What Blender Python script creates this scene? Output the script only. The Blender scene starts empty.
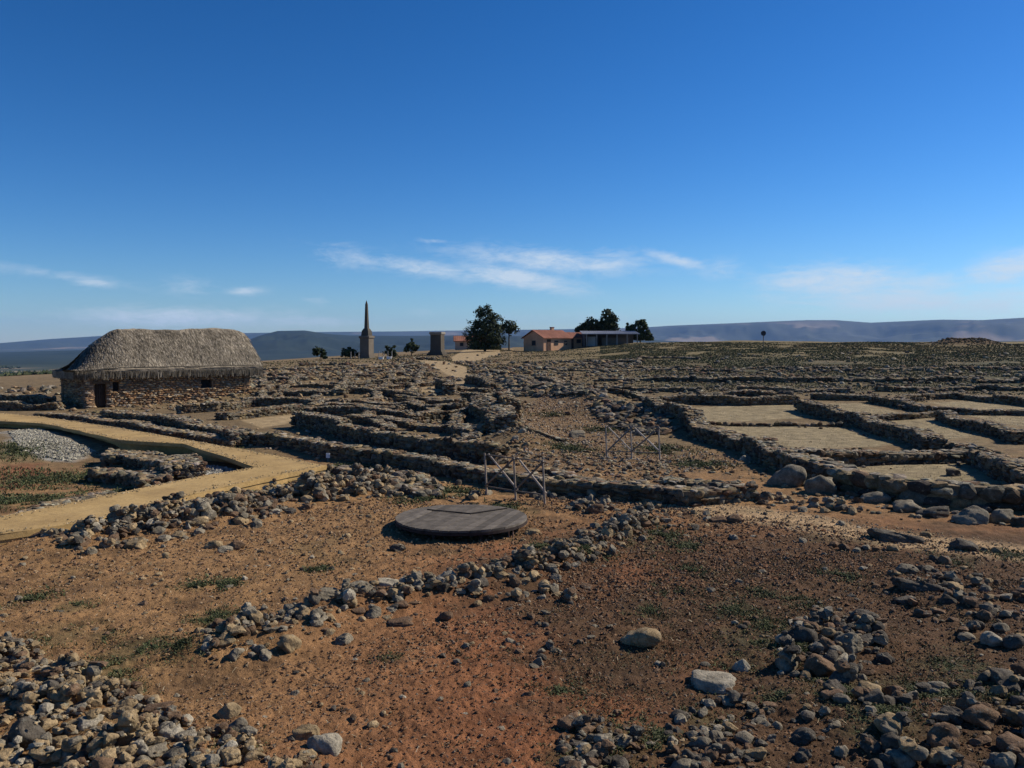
import bpy, bmesh, math, random
import numpy as np
from mathutils import Vector, Matrix

random.seed(7)
RS = np.random.RandomState(11)
PI = math.pi
sc = bpy.context.scene
COL = sc.collection

# ------------------------------------------------------------------ camera frame (used for surveying only)
F, HOR, CZ = 850.0, 345.0, 3.4
PITCH = math.atan((384 - HOR) / F)
CP, SP = math.cos(PITCH), math.sin(PITCH)

def ray(u, v):
    a, b = (u - 512) / F, -(v - 384) / F
    return (a, CP + b * SP, -SP + b * CP)

# ------------------------------------------------------------------ noise
_T = RS.rand(256, 256)
def vnoise(x, y):
    x = np.asarray(x, float); y = np.asarray(y, float)
    xi = np.floor(x).astype(np.int64); yi = np.floor(y).astype(np.int64)
    fx = x - xi; fy = y - yi
    fx = fx * fx * (3 - 2 * fx); fy = fy * fy * (3 - 2 * fy)
    x0 = xi & 255; x1 = (xi + 1) & 255; y0 = yi & 255; y1 = (yi + 1) & 255
    a = _T[x0, y0] * (1 - fx) + _T[x1, y0] * fx
    b = _T[x0, y1] * (1 - fx) + _T[x1, y1] * fx
    return (a * (1 - fy) + b * fy) * 2 - 1
def fbm(x, y, s, o=3, seed=0.0):
    t = 0; a = 1.0; n = 0
    for i in range(o):
        c, d = math.cos(i * 1.1 + .4), math.sin(i * 1.1 + .4)
        t = t + a * vnoise((x * c - y * d) / s + 17.3 * i + seed, (x * d + y * c) / s - 9.1 * i + seed * 1.7)
        n += a; a *= .55; s *= .5
    return t / n
def sstep(a, b, x):
    t = np.clip((x - a) / (b - a), 0, 1)
    return t * t * (3 - 2 * t)

# ------------------------------------------------------------------ terrain
CU = [-700, 0, 60, 250, 330, 450, 540, 640, 760, 1024, 1700]
CZc = [-1.5, -.2, .1, .85, 1.4, 2.45, 2.95, 3.85, 3.9, 3.75, 3.0]
CYc = [60, 68, 72, 112, 132, 165, 168, 150, 140, 128, 100]
def H0(x, y):
    x = np.asarray(x, float); y = np.asarray(y, float)
    ys = np.maximum(y, 1.0)
    u = 512 + F * np.clip(x / ys, -3, 3)
    zc = np.interp(u, CU, CZc); yc = np.interp(u, CU, CYc)
    t = np.clip((y - 34) / (yc - 34), 0, 1)
    z = zc * (t ** 1.15)
    over = np.clip(y - yc - 14, 0, None)
    drop = 62 * sstep(0, 520, over)
    r = np.sqrt(x * x + y * y)
    drop = np.maximum(drop, 62 * sstep(120, 700, r) * (y < 60))
    z = z - np.minimum(drop, 62)
    z = z - .28 * np.exp(-(((x + 24) / 8) ** 2 + ((y - 49) / 9) ** 2))
    # sunken court inside the fork of the walkway
    z = z - .42 * np.exp(-(((x + 12.8) / 3.6) ** 4 + ((y - 24.5) / 4.6) ** 4))
    return z

def P0(u, v, dz=0.0):
    d = ray(u, v)
    t = 3.0; prev = t
    while t < 900:
        if CZ + d[2] * t <= float(H0(d[0] * t, d[1] * t)) + dz: break
        prev = t; t *= 1.01
    a, b = prev, t
    for _ in range(24):
        m = (a + b) / 2
        if CZ + d[2] * m <= float(H0(d[0] * m, d[1] * m)) + dz: b = m
        else: a = m
    return (d[0] * b, d[1] * b)
def PZ(u, v, z):
    d = ray(u, v); t = (z - CZ) / d[2]
    return (d[0] * t, d[1] * t)

def seg_dist(x, y, pts):
    best = np.full(np.shape(x), 1e9)
    for (ax, ay), (bx, by) in zip(pts[:-1], pts[1:]):
        dx, dy = bx - ax, by - ay; L = dx * dx + dy * dy + 1e-9
        t = np.clip(((x - ax) * dx + (y - ay) * dy) / L, 0, 1)
        best = np.minimum(best, np.hypot(x - ax - t * dx, y - ay - t * dy))
    return best
def poly_sd(x, y, pts):
    """positive inside"""
    d = seg_dist(x, y, list(pts) + [pts[0]])
    ins = np.zeros(np.shape(x), bool)
    n = len(pts)
    for i in range(n):
        ax, ay = pts[i]; bx, by = pts[(i + 1) % n]
        c = ((ay > y) != (by > y)) & (x < (bx - ax) * (y - ay) / (by - ay + 1e-12) + ax)
        ins ^= c
    return np.where(ins, d, -d)

# banks of earth under rubble: (pixel polyline, height, half width)
BANKS = {
 'rubble bank below the walkway': ([(48, 548), (110, 536), (200, 522), (300, 500), (395, 486)], .16, .85),
 'curving stone bank across the foreground': ([(205, 652), (285, 642), (335, 612), (400, 600), (470, 590), (530, 573), (600, 545), (648, 520)], .16, .42),
 'rubble slope in the bottom left corner': ([(-60, 690), (40, 715), (140, 745), (240, 790)], .12, .75),
 'boulder cluster in the right foreground': ([(800, 655), (870, 640)], .12, .5),
 'stones below the right foreground cluster': ([(820, 700), (905, 740), (1010, 700)], .12, .5),
 'rocks at the right edge': ([(900, 585), (960, 610), (1030, 640)], .08, .5),
}
BW = [([P0(u, v) for u, v in pts], h, w) for pts, h, w in BANKS.values()]
RUB = [  # broad rubbly banks in the ruin field: px line, height, half width
 ([(502, 384), (545, 394), (600, 402)], .5, 1.6),
 ([(595, 410), (640, 418), (684, 432)], .45, 1.4),
 ([(478, 408), (505, 430), (520, 446)], .45, 1.2),
 ([(240, 395), (300, 392), (350, 396)], .3, 2.0),
 ([(930, 345), (955, 343), (985, 344), (1010, 347)], .0, 1.0),
]
RW = [([P0(u, v) for u, v in pts], h, w) for pts, h, w in RUB]
MOUND = (64.5, 121.0)
def H1(x, y):
    z = H0(x, y)
    for pts, h, w in BW + RW:
        if h: z = z + h * np.exp(-(seg_dist(x, y, pts) / w) ** 2)
    z = z + .95 * np.exp(-(((x - MOUND[0]) / 4.6) ** 4 + ((y - MOUND[1]) / 3.0) ** 2)) * (1 + .3 * fbm(x, y, 1.6, 3, 91.))
    z = z + .35 * fbm(x, y, 14, 2, 92.) * sstep(90, 120, y) * (x > 0)
    near = np.exp(-np.hypot(x, y) / 60)
    z = z + .07 * fbm(x, y, 3.2, 2, 3.0) * near
    r = np.hypot(x, y)
    z = z + .12 * fbm(x, y, 11, 2, 8.0) * sstep(30, 70, r)
    return z
def detail(x, y, gravel):
    r = np.hypot(x, y)
    n = fbm(x, y, .42, 3, 1.0)
    c = fbm(x, y, .09, 3, 5.0)
    k = np.exp(-(r / 30) ** 2)
    rough = .55 + .45 * vnoise(x / 1.3 + 4, y / 1.3 - 9)
    return (.034 * n + .034 * c * rough + .017 * fbm(x, y, .045, 2, 15.) + .016 * np.abs(fbm(x, y, .2, 2, 9.0))) * k * (1 - .7 * gravel)

# ------------------------------------------------------------------ far country: ranges seen beyond the plateau
def azi(u): return math.atan((u - 512) / F)
RANGES = [  # (distance, width, profile, roughness)
 (15500, 2600, [(-900, 338), (-300, 337), (0, 343), (50, 339), (100, 336), (170, 334), (250, 333), (330, 332), (400, 331.5), (470, 330.5), (560, 329.5),
                (640, 328), (670, 326), (720, 324), (780, 321.5), (805, 320.5), (835, 320.5), (870, 323), (905, 321.5), (940, 320), (980, 320.5), (1024, 318), (1300, 322), (1900, 330)], .06),
 (6800, 1300, [(-900, 350), (-200, 351), (0, 353), (50, 351), (110, 349), (200, 345), (245, 341), (262, 335), (278, 331), (305, 330.5), (328, 334), (350, 335.5),
               (400, 336), (460, 335.5), (520, 336), (580, 338), (640, 339.5), (700, 343), (800, 344), (1024, 341), (1900, 340)], .05),
]
def HFAR(x, y):
    r = np.hypot(x, y); az = np.arctan2(x, y)
    z = 8 * fbm(x, y, 900, 3, 2.0) * sstep(500, 2000, r)
    for R, W, prof, ro in RANGES:
        A = [azi(p[0]) for p in prof]; E = [(HOR - p[1]) / F for p in prof]
        e = np.interp(az, A, E)
        h = 64 + e * np.cos(np.clip(az, -1.2, 1.2)) * R
        rr = (r - R) / W
        rel = fbm(x, y, R * .09, 4, R * .01)
        env = np.exp(-rr * rr)
        rdg = 1 - np.abs(fbm(x, y, R * .05, 4, R * .02 + 5)) * 2.2
        z = np.maximum(z, h * env * (1 + sstep(0.04, .5, 1 - env) * (rel * .9 + (rdg - .5) * .4)))
    return z

# ------------------------------------------------------------------ material helpers
def mat(name, rough=.9):
    m = bpy.data.materials.new(name); m.use_nodes = True
    nt = m.node_tree; b = nt.nodes['Principled BSDF']
    b.inputs['Roughness'].default_value = rough
    b.inputs['Specular IOR Level'].default_value = .15
    return m, nt, b
def node(nt, t, **kw):
    n = nt.nodes.new(t)
    for k, v in kw.items():
        if k in n.inputs: n.inputs[k].default_value = v
        else: setattr(n, k, v)
    return n
def mixc(nt, fac, a, b, mode='MIX'):
    n = nt.nodes.new('ShaderNodeMix'); n.data_type = 'RGBA'; n.blend_type = mode
    for s, v in (('Factor', fac), ):
        if isinstance(v, (int, float)): n.inputs[0].default_value = v
        else: nt.links.new(v, n.inputs[0])
    for i, v in ((6, a), (7, b)):
        if isinstance(v, tuple): n.inputs[i].default_value = (*v, 1)
        else: nt.links.new(v, n.inputs[i])
    return n.outputs[2]
def noise_tex(nt, scale, detail=4, rough=.55, coord=None, dist=0):
    n = node(nt, 'ShaderNodeTexNoise', Scale=scale, Detail=detail, Roughness=rough, Distortion=dist)
    if coord is not None: nt.links.new(coord, n.inputs['Vector'])
    return n.outputs['Fac']
def ramp(nt, fac, stops):
    r = nt.nodes.new('ShaderNodeValToRGB'); e = r.color_ramp.elements
    while len(e) < len(stops): e.new(.5)
    for i, (p, c) in enumerate(stops):
        e[i].position = p; e[i].color = (*c, 1) if isinstance(c, tuple) else (c, c, c, 1)
    nt.links.new(fac, r.inputs[0]); return r.outputs[0]
def bump(nt, b, h, strength=.5, dist=.02):
    n = node(nt, 'ShaderNodeBump', Strength=strength, Distance=dist)
    nt.links.new(h, n.inputs['Height']); nt.links.new(n.outputs[0], b.inputs['Normal'])

def tinted(name, rough, lo, hi, scales, bs, bd, lichen=None, obj=False):
    """material whose colour is the mesh's tint multiplied by procedural mottling"""
    m, nt, b = mat(name, rough)
    at = node(nt, 'ShaderNodeAttribute'); at.attribute_name = 'tint'
    co = node(nt, 'ShaderNodeTexCoord').outputs['Object'] if obj else node(nt, 'ShaderNodeNewGeometry').outputs['Position']
    n1 = noise_tex(nt, scales[0], 5, .6, co)
    n2 = noise_tex(nt, scales[1], 4, .7, co)
    v = ramp(nt, n1, [(.3, lo), (.7, hi)])
    c = mixc(nt, 1.0, at.outputs['Color'], v, 'MULTIPLY')
    v2 = ramp(nt, n2, [(.3, lo + .1), (.7, hi)])
    c = mixc(nt, .8, c, v2, 'MULTIPLY')
    if lichen:
        l = noise_tex(nt, scales[0] * 1.7, 6, .7, co)
        c = mixc(nt, ramp(nt, l, [(.58, 0.), (.66, .75)]), c, lichen)
    nt.links.new(c, b.inputs['Base Color'])
    bump(nt, b, n2, bs, bd)
    return m

M_STONE = tinted('stone', .94, .5, 1.45, (6.0, 34.0), .8, .025, (.22, .215, .17))
M_SOIL = tinted('soil', .96, .62, 1.32, (2.6, 48.0), 1.0, .03)
M_LEAF = tinted('leaf', .8, .7, 1.25, (1.0, 5.0), .1, .01)
M_WOODP = tinted('weathered_wood', .85, .6, 1.25, (7.0, 60.0), .4, .004)
M_PLAIN = tinted('plaster_and_tile', .9, .8, 1.15, (.8, 9.0), .2, .02)

# ------------------------------------------------------------------ mesh helpers
def meta(o, label=None, cat=None, group=None, kind=None):
    if label: o['label'] = label
    if cat: o['category'] = cat
    if group: o['group'] = group
    if kind: o['kind'] = kind
    return o
def link(name, me, m=None, parent=None):
    if m and not me.materials: me.materials.append(m)
    o = bpy.data.objects.new(name, me); COL.objects.link(o)
    if parent: o.parent = parent
    return o
def empty(name, loc, rz=0):
    o = bpy.data.objects.new(name, None); COL.objects.link(o)
    o.location = loc; o.rotation_euler.z = rz; o.empty_display_size = .3
    return o
def set_tint(me, cols):
    a = me.color_attributes.new('tint', 'FLOAT_COLOR', 'POINT')
    c = np.ones((len(cols), 4), np.float32); c[:, :3] = cols
    a.data.foreach_set('color', c.ravel())
def np_mesh(name, V, Fa, cols=None, smooth=False):
    me = bpy.data.meshes.new(name)
    V = np.ascontiguousarray(V, np.float32); Fa = np.ascontiguousarray(Fa, np.int32)
    k = Fa.shape[1]
    me.vertices.add(len(V)); me.vertices.foreach_set('co', V.ravel())
    me.loops.add(Fa.size); me.loops.foreach_set('vertex_index', Fa.ravel())
    me.polygons.add(len(Fa)); me.polygons.foreach_set('loop_start', np.arange(0, Fa.size, k, dtype=np.int32))
    me.polygons.foreach_set('use_smooth', np.full(len(Fa), smooth))
    me.update(calc_edges=True)
    if cols is not None: set_tint(me, cols)
    return me

# rocks -----------------------------------------------------------
def ico(sub):
    bm = bmesh.new(); bmesh.ops.create_icosphere(bm, subdivisions=sub, radius=1)
    V = np.array([v.co[:] for v in bm.verts]); Fa = np.array([[v.index for v in f.verts] for f in bm.faces])
    bm.free(); return V, Fa
ICO = {s: ico(s) for s in (1, 2, 3, 4)}
def rock(seed, style, sub):
    """convex stone cut by random planes; style: rounded, angular, flat, blocky, jagged"""
    r = np.random.RandomState(seed)
    V, Fa = ICO[sub]
    n = {'rounded': 22, 'angular': 9, 'flat': 10, 'blocky': 6, 'jagged': 9}[style]
    N = r.normal(size=(n, 3)); N /= np.linalg.norm(N, axis=1)[:, None]
    D = r.uniform(.72, 1.0, n)
    if style in ('blocky', 'flat'):
        B = np.array([[1, 0, 0], [-1, 0, 0], [0, 1, 0], [0, -1, 0], [0, 0, 1], [0, 0, -1]], float)
        B += r.normal(size=B.shape) * .12; B /= np.linalg.norm(B, axis=1)[:, None]
        N = np.vstack([N * 1, B]); D = np.concatenate([D * 1.12, r.uniform(.68, .82, 6)])
    if style == 'jagged': D = r.uniform(.5, 1.05, n)
    dots = V @ N.T
    rad = np.where(dots > .05, D[None] / np.maximum(dots, .05), 9)
    k = {'rounded': 9, 'angular': 26, 'flat': 20, 'blocky': 24, 'jagged': 40}[style]
    R = -np.log(np.exp(-k * np.minimum(rad, 3)).sum(1) + np.exp(-k * 1.25)) / k
    P = V * R[:, None]
    for s, a in ((1.2, .16), (3.1, .085), (7, .04), (14, .02)):
        off = r.uniform(0, 50, 3)
        q = np.stack([vnoise(P[:, 1] * s + off[i], P[:, 2] * s + P[:, 0] * s * .7 + off[(i + 1) % 3]) for i in range(3)], 1)
        P = P + q * a * (1 if style != 'rounded' else .55)
    if style == 'flat': P[:, 2] *= .45
    P /= np.abs(P).max(0)[None] * np.array([1, 1, 1.0])
    if style == 'flat': P[:, 2] *= .42
    return P, Fa
STY = ['rounded', 'angular', 'flat', 'blocky', 'jagged']
PROTO = {(st, sub, i): rock(100 * j + i, st, sub) for j, st in enumerate(STY) for sub in (1, 2) for i in range(4)}
PAL = {'grey': (.18, .155, .112), 'tan': (.26, .19, .105), 'brown': (.135, .086, .052), 'pale': (.27, .238, .178), 'dark': (.085, .073, .057)}
PN = list(PAL); PC = np.array([PAL[k] for k in PN])

def rotm(yaw, tilt, ta):
    """batch of rotation matrices: tilt about random horizontal axis then yaw"""
    n = len(yaw); c, s = np.cos(yaw), np.sin(yaw)
    Z = np.zeros((n, 3, 3)); Z[:, 0, 0] = c; Z[:, 0, 1] = -s; Z[:, 1, 0] = s; Z[:, 1, 1] = c; Z[:, 2, 2] = 1
    ax = np.stack([np.cos(ta), np.sin(ta), 0 * ta], 1)
    K = np.zeros((n, 3, 3))
    K[:, 0, 2] = ax[:, 1]; K[:, 2, 0] = -ax[:, 1]; K[:, 1, 2] = -ax[:, 0]; K[:, 2, 1] = ax[:, 0]
    I = np.eye(3)[None]
    R = I + np.sin(tilt)[:, None, None] * K + (1 - np.cos(tilt))[:, None, None] * (K @ K)
    return R @ Z
class Bulk:
    def __init__(s): s.V = []; s.F = []; s.C = []; s.n = 0
    def raw(s, V, Fa, c):
        V = np.asarray(V, float); Fa = np.asarray(Fa)
        if Fa.shape[1] == 4: Fa = np.vstack([Fa[:, [0, 1, 2]], Fa[:, [0, 2, 3]]])
        c = np.asarray(c, float)
        if c.ndim == 1: c = np.tile(c, (len(V), 1))
        s.V.append(V); s.F.append(Fa + s.n); s.C.append(c); s.n += len(V)
    def stones(s, pos, scale, yaw, tilt, cols, sub=1, styles=STY, rs=RS):
        n = len(pos)
        if not n: return
        pos = np.asarray(pos, float); scale = np.asarray(scale, float); cols = np.asarray(cols, float)
        R = rotm(np.asarray(yaw, float), np.asarray(tilt, float), rs.uniform(0, 2 * PI, n))
        pick = rs.randint(0, len(styles) * 4, n)
        for k in range(len(styles) * 4):
            idx = np.where(pick == k)[0]
            if not len(idx): continue
            PV, PF = PROTO[(styles[k // 4], sub, k % 4)]
            W = np.einsum('nij,nvj->nvi', R[idx], PV[None] * scale[idx][:, None, :]) + pos[idx][:, None, :]
            m = len(PV)
            s.V.append(W.reshape(-1, 3))
            s.F.append((PF[None] + (np.arange(len(idx)) * m)[:, None, None]).reshape(-1, 3) + s.n)
            s.C.append(np.repeat(cols[idx], m, axis=0)); s.n += m * len(idx)
    def build(s, name, m, parent=None, smooth=False, origin=None):
        V = np.vstack(s.V)
        if origin is not None: V = V - np.array(origin)[None]
        me = np_mesh(name, V, np.vstack(s.F), np.vstack(s.C), smooth)
        o = link(name, me, m, parent)
        if origin is not None: o.location = origin
        return o
def pick_cols(n, w=(4, 3, 2, 1, 2), jit=.18, rs=RS):
    w = np.array(w, float); k = rs.choice(5, n, p=w / w.sum())
    return PC[k] * rs.uniform(1 - jit, 1 + jit, (n, 1)) * rs.uniform(.95, 1.05, (n, 3))

# solid shapes for architecture
def box_v(x0, x1, y0, y1, z0, z1):
    V = [(x0, y0, z0), (x1, y0, z0), (x1, y1, z0), (x0, y1, z0), (x0, y0, z1), (x1, y0, z1), (x1, y1, z1), (x0, y1, z1)]
    Fq = [(3, 2, 1, 0), (4, 5, 6, 7), (0, 1, 5, 4), (1, 2, 6, 5), (2, 3, 7, 6), (3, 0, 4, 7)]
    return V, Fq
def bar(b, p, q, r, c, n=7, r2=None):
    p = np.array(p, float); q = np.array(q, float); d = q - p; L = np.linalg.norm(d); d /= L
    a = np.cross(d, (0, 0, 1) if abs(d[2]) < .9 else (1, 0, 0)); a /= np.linalg.norm(a); e = np.cross(d, a)
    r2 = r if r2 is None else r2
    t = np.linspace(0, 2 * PI, n, endpoint=False)
    ring = np.cos(t)[:, None] * a + np.sin(t)[:, None] * e
    V = np.vstack([p + ring * r, q + ring * r2, [p], [q]])
    Fa = []
    for i in range(n):
        j = (i + 1) % n
        Fa += [(i, j, n + j), (i, n + j, n + i), (j, i, 2 * n), (n + i, n + j, 2 * n + 1)]
    b.raw(V, np.array(Fa), c)
def bbox(b, x0, x1, y0, y1, z0, z1, c):
    V, Fq = box_v(x0, x1, y0, y1, z0, z1); b.raw(V, np.array(Fq), c)

# ------------------------------------------------------------------ walkway (forked, raised, sand-yellow gravel)
ZD = .25
deck_px = [(-120, 405), (-40, 409), (0, 413), (40, 416.5), (100, 425), (150, 433), (200, 442), (250, 450.5), (290, 458), (326, 465.5),
           (290, 473), (250, 481), (190, 495), (140, 508), (100, 519), (50, 527), (0, 534), (-120, 556),
           (-120, 538), (0, 516), (50, 507), (100, 496.5), (140, 488), (200, 476), (256, 467),
           (232, 459), (200, 449), (182, 443.5), (150, 442), (120, 440), (75, 430), (45, 423.5), (0, 421), (-120, 413)]
DECK = []
_dk = [PZ(u, v, ZD) for u, v in deck_px]
for i_, (p_, q_) in enumerate(zip(_dk, _dk[1:] + _dk[:1])):
    L_ = math.hypot(q_[0] - p_[0], q_[1] - p_[1]); n_ = max(1, int(L_ / .35))
    for j_ in range(n_):
        t_ = j_ / n_; x_, y_ = p_[0] + (q_[0] - p_[0]) * t_, p_[1] + (q_[1] - p_[1]) * t_
        w_ = .025 * math.sin(7.1 * x_ + 3.3 * y_) + .015 * math.sin(17 * x_ - 11 * y_)
        DECK.append((x_ + w_, y_ + w_ * .6, i_ >= 18))
DKIN = [d[2] for d in DECK]; DECK = [(d[0], d[1]) for d in DECK]
def build_deck():
    D = np.array(DECK); n = len(D); nx = np.roll(D, -1, 0) - D; pv = D - np.roll(D, 1, 0)
    nx /= np.linalg.norm(nx, axis=1)[:, None]; pv /= np.linalg.norm(pv, axis=1)[:, None]
    area = .5 * np.sum(D[:, 0] * np.roll(D[:, 1], -1) - np.roll(D[:, 0], -1) * D[:, 1]); sg = 1 if area > 0 else -1
    nm = np.stack([-(nx + pv)[:, 1], (nx + pv)[:, 0]], 1) * sg; nm /= np.linalg.norm(nm, axis=1)[:, None] + 1e-9
    ins = np.array([.38 if DKIN[i] else .03 for i in range(n)])
    Bs = D + nm * ins[:, None]
    bm = bmesh.new()
    def prism(P, z0, z1):
        f = bm.faces.new([bm.verts.new((x, y, z1)) for x, y in P])
        if f.normal.z < 0: f.normal_flip()
        top = list(f.verts)
        g = bm.faces.new([bm.verts.new((v.co.x, v.co.y, z0)) for v in reversed(top)])
        lo = list(reversed(list(g.verts)))
        for i in range(len(top)):
            j = (i + 1) % len(top); bm.faces.new((top[i], lo[i], lo[j], top[j]))
        return f
    f = prism(DECK, ZD - .11, ZD)
    bmesh.ops.bevel(bm, geom=list(f.edges), offset=.012, segments=1, affect='EDGES')
    prism([tuple(p) for p in Bs], -.8, ZD - .113)
    bmesh.ops.recalc_face_normals(bm, faces=bm.faces[:])
    bmesh.ops.triangulate(bm, faces=bm.faces[:])
    me = bpy.data.meshes.new('walkway'); bm.to_mesh(me); bm.free()
    m, nt, b = mat('yellow_bound_gravel', .95)
    co = node(nt, 'ShaderNodeNewGeometry').outputs['Position']
    n1 = noise_tex(nt, 1.1, 4, .6, co); n2 = noise_tex(nt, 60, 3, .7, co)
    c = ramp(nt, n1, [(.25, (.29, .195, .085)), (.5, (.42, .285, .12)), (.75, (.50, .35, .155))])
    c = mixc(nt, ramp(nt, noise_tex(nt, .45, 5, .7, co), [(.5, 0.), (.68, .55)]), c, (.27, .19, .10))
    c = mixc(nt, .8, c, ramp(nt, noise_tex(nt, 14, 4, .7, co), [(.3, .72), (.7, 1.2)]), 'MULTIPLY')
    c = mixc(nt, .7, c, ramp(nt, n2, [(.3, .6), (.7, 1.25)]), 'MULTIPLY')
    nt.links.new(c, b.inputs['Base Color']); bump(nt, b, n2, .5, .01)
    o = link('walkway', me, m)
    meta(o, 'raised forked walkway of yellow gravel beside the thatched house', 'path', kind='structure')
build_deck()

# ------------------------------------------------------------------ ground zones (real surface colours)
Z_SAND = [  # gravelled floors of excavated rooms and sandy paths (pixel polygons on the ground)
 [(672, 408), (800, 404), (836, 417), (712, 422), (690, 415)],
 [(715, 427), (848, 424), (905, 440), (880, 447), (800, 450), (760, 440)],
 [(815, 404), (860, 403), (905, 414), (868, 418), (840, 412)],
 [(868, 421), (928, 418), (990, 433), (940, 441)],
 [(830, 466), (970, 462), (1060, 482), (1060, 492), (900, 486)],
 [(960, 414), (1060, 418), (1060, 430), (1010, 424)],
 [(930, 403), (980, 400), (1060, 405), (1060, 409), (965, 412)],
 [(240, 420), (296, 414), (300, 420), (262, 428)],
 [(395, 386), (438, 384), (468, 380), (480, 385), (440, 391), (400, 392)],
 [(462, 401), (478, 400), (486, 407), (468, 408)],
 [(418, 360), (446, 361), (466, 367), (470, 378), (450, 376), (436, 368)],
 [(452, 357), (468, 349), (500, 348.5), (500, 354), (470, 362), (452, 361)],
]
Z_PATH = [(548, 470), (600, 484), (700, 500), (800, 516), (900, 532), (960, 540), (1080, 552), (1080, 566), (960, 556), (880, 545), (800, 530), (700, 515), (610, 500), (540, 492)]
Z_EARTH = [(520, 405), (560, 395), (600, 402), (640, 440), (760, 462), (700, 474), (590, 466), (520, 460)]
Z_GRAVEL = [(8, 432), (38, 428), (60, 438), (96, 452), (70, 462), (45, 458), (20, 448)]
Z_GRAV2 = [(176, 478), (200, 466), (246, 470), (196, 480)]
Z_REDIN = [(-10, 466), (40, 464), (60, 476), (30, 488), (-10, 492)]
SANDW = [[P0(*p) for p in z] for z in Z_SAND]
PATHW = [P0(*p) for p in Z_PATH]; EARTHW = [P0(*p) for p in Z_EARTH]
GRAVW = [P0(*p) for p in Z_GRAVEL]; GRAV2W = [P0(*p) for p in Z_GRAV2]; REDW = [P0(*p) for p in Z_REDIN]
GREEN = [  # weed patches (px, py, radius in metres, strength)
 (215, 620, .35, 1), (75, 610, .3, .8), (255, 625, .3, .7), (140, 652, .4, 1), (104, 673, .45, 1), (195, 588, .35, .7), (318, 570, .22, .9),
 (230, 585, .3, .7), (390, 660, .16, .9), (345, 470, .9, .9), (300, 478, .8, 1), (250, 488, .7, 1), (220, 497, .6, .8), (590, 556, .4, .8),
 (640, 545, .5, 1), (660, 535, .5, .9), (735, 608, .35, 1), (760, 590, .4, .5), (690, 545, .4, .6), (420, 500, .6, .7), (455, 492, .6, .7), (500, 508, .5, .6),
 (860, 700, .5, 1), (880, 720, .4, .9), (745, 640, .4, .8), (610, 745, .5, 1), (585, 760, .4, 1), (660, 735, .4, .7), (960, 668, .5, .9), (1000, 700, .4, .8),
 (800, 655, .4, .6), (560, 690, .4, .4), (700, 680, .5, .35), (840, 575, .4, .6), (960, 560, .4, .5), (670, 590, .4, .3), (100, 700, .3, .5),
 (180, 655, .35, .6), (830, 690, .35, .9), (905, 690, .4, .9), (770, 625, .3, .8), (800, 600, .35, .6), (650, 610, .3, .5), (940, 700, .35, .8), (700, 720, .3, .7), (870, 745, .3, .6), (60, 640, .4, .7), (120, 690, .3, .7), (240, 760, .25, .8), (90, 740, .2, .6), (30, 600, .4, .5), (600, 430, 1.2, .7), (570, 450, 1.0, .6), (660, 450, 1.2, .7), (620, 415, 1.3, .7), (550, 415, 1.2, .6), (700, 465, .9, .6), (590, 395, 1.6, .7), (40, 480, 1.5, .7), (95, 478, 1.2, .8), (15, 450, 1.4, .8), (10, 500, 1.2, .8), (60, 500, 1.0, .7), (130, 490, .8, .6), (1010, 555, .5, .6),
 (215, 455, .9, .7), (690, 570, .4, .5), (735, 660, .4, .6), (780, 700, .3, .5), (540, 545, .4, .4), (100, 640, .35, .6),
]
GREENW = [(P0(u, v), r, s) for u, v, r, s in GREEN]

def green_amount(x, y):
    g = np.zeros(np.shape(x))
    for (gx, gy), r, s in GREENW:
        g = np.maximum(g, s * np.exp(-(np.hypot(x - gx, (y - gy) * .8) / r) ** 2))
    n = fbm(x, y, .5, 3, 12.0)
    g = sstep(.28, .75, g + .35 * n * (g > .02))
    g = np.maximum(g, sstep(.42, .6, fbm(x, y, 1.1, 3, 31.0)) * .55 * (y < 30))
    return g

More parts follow.
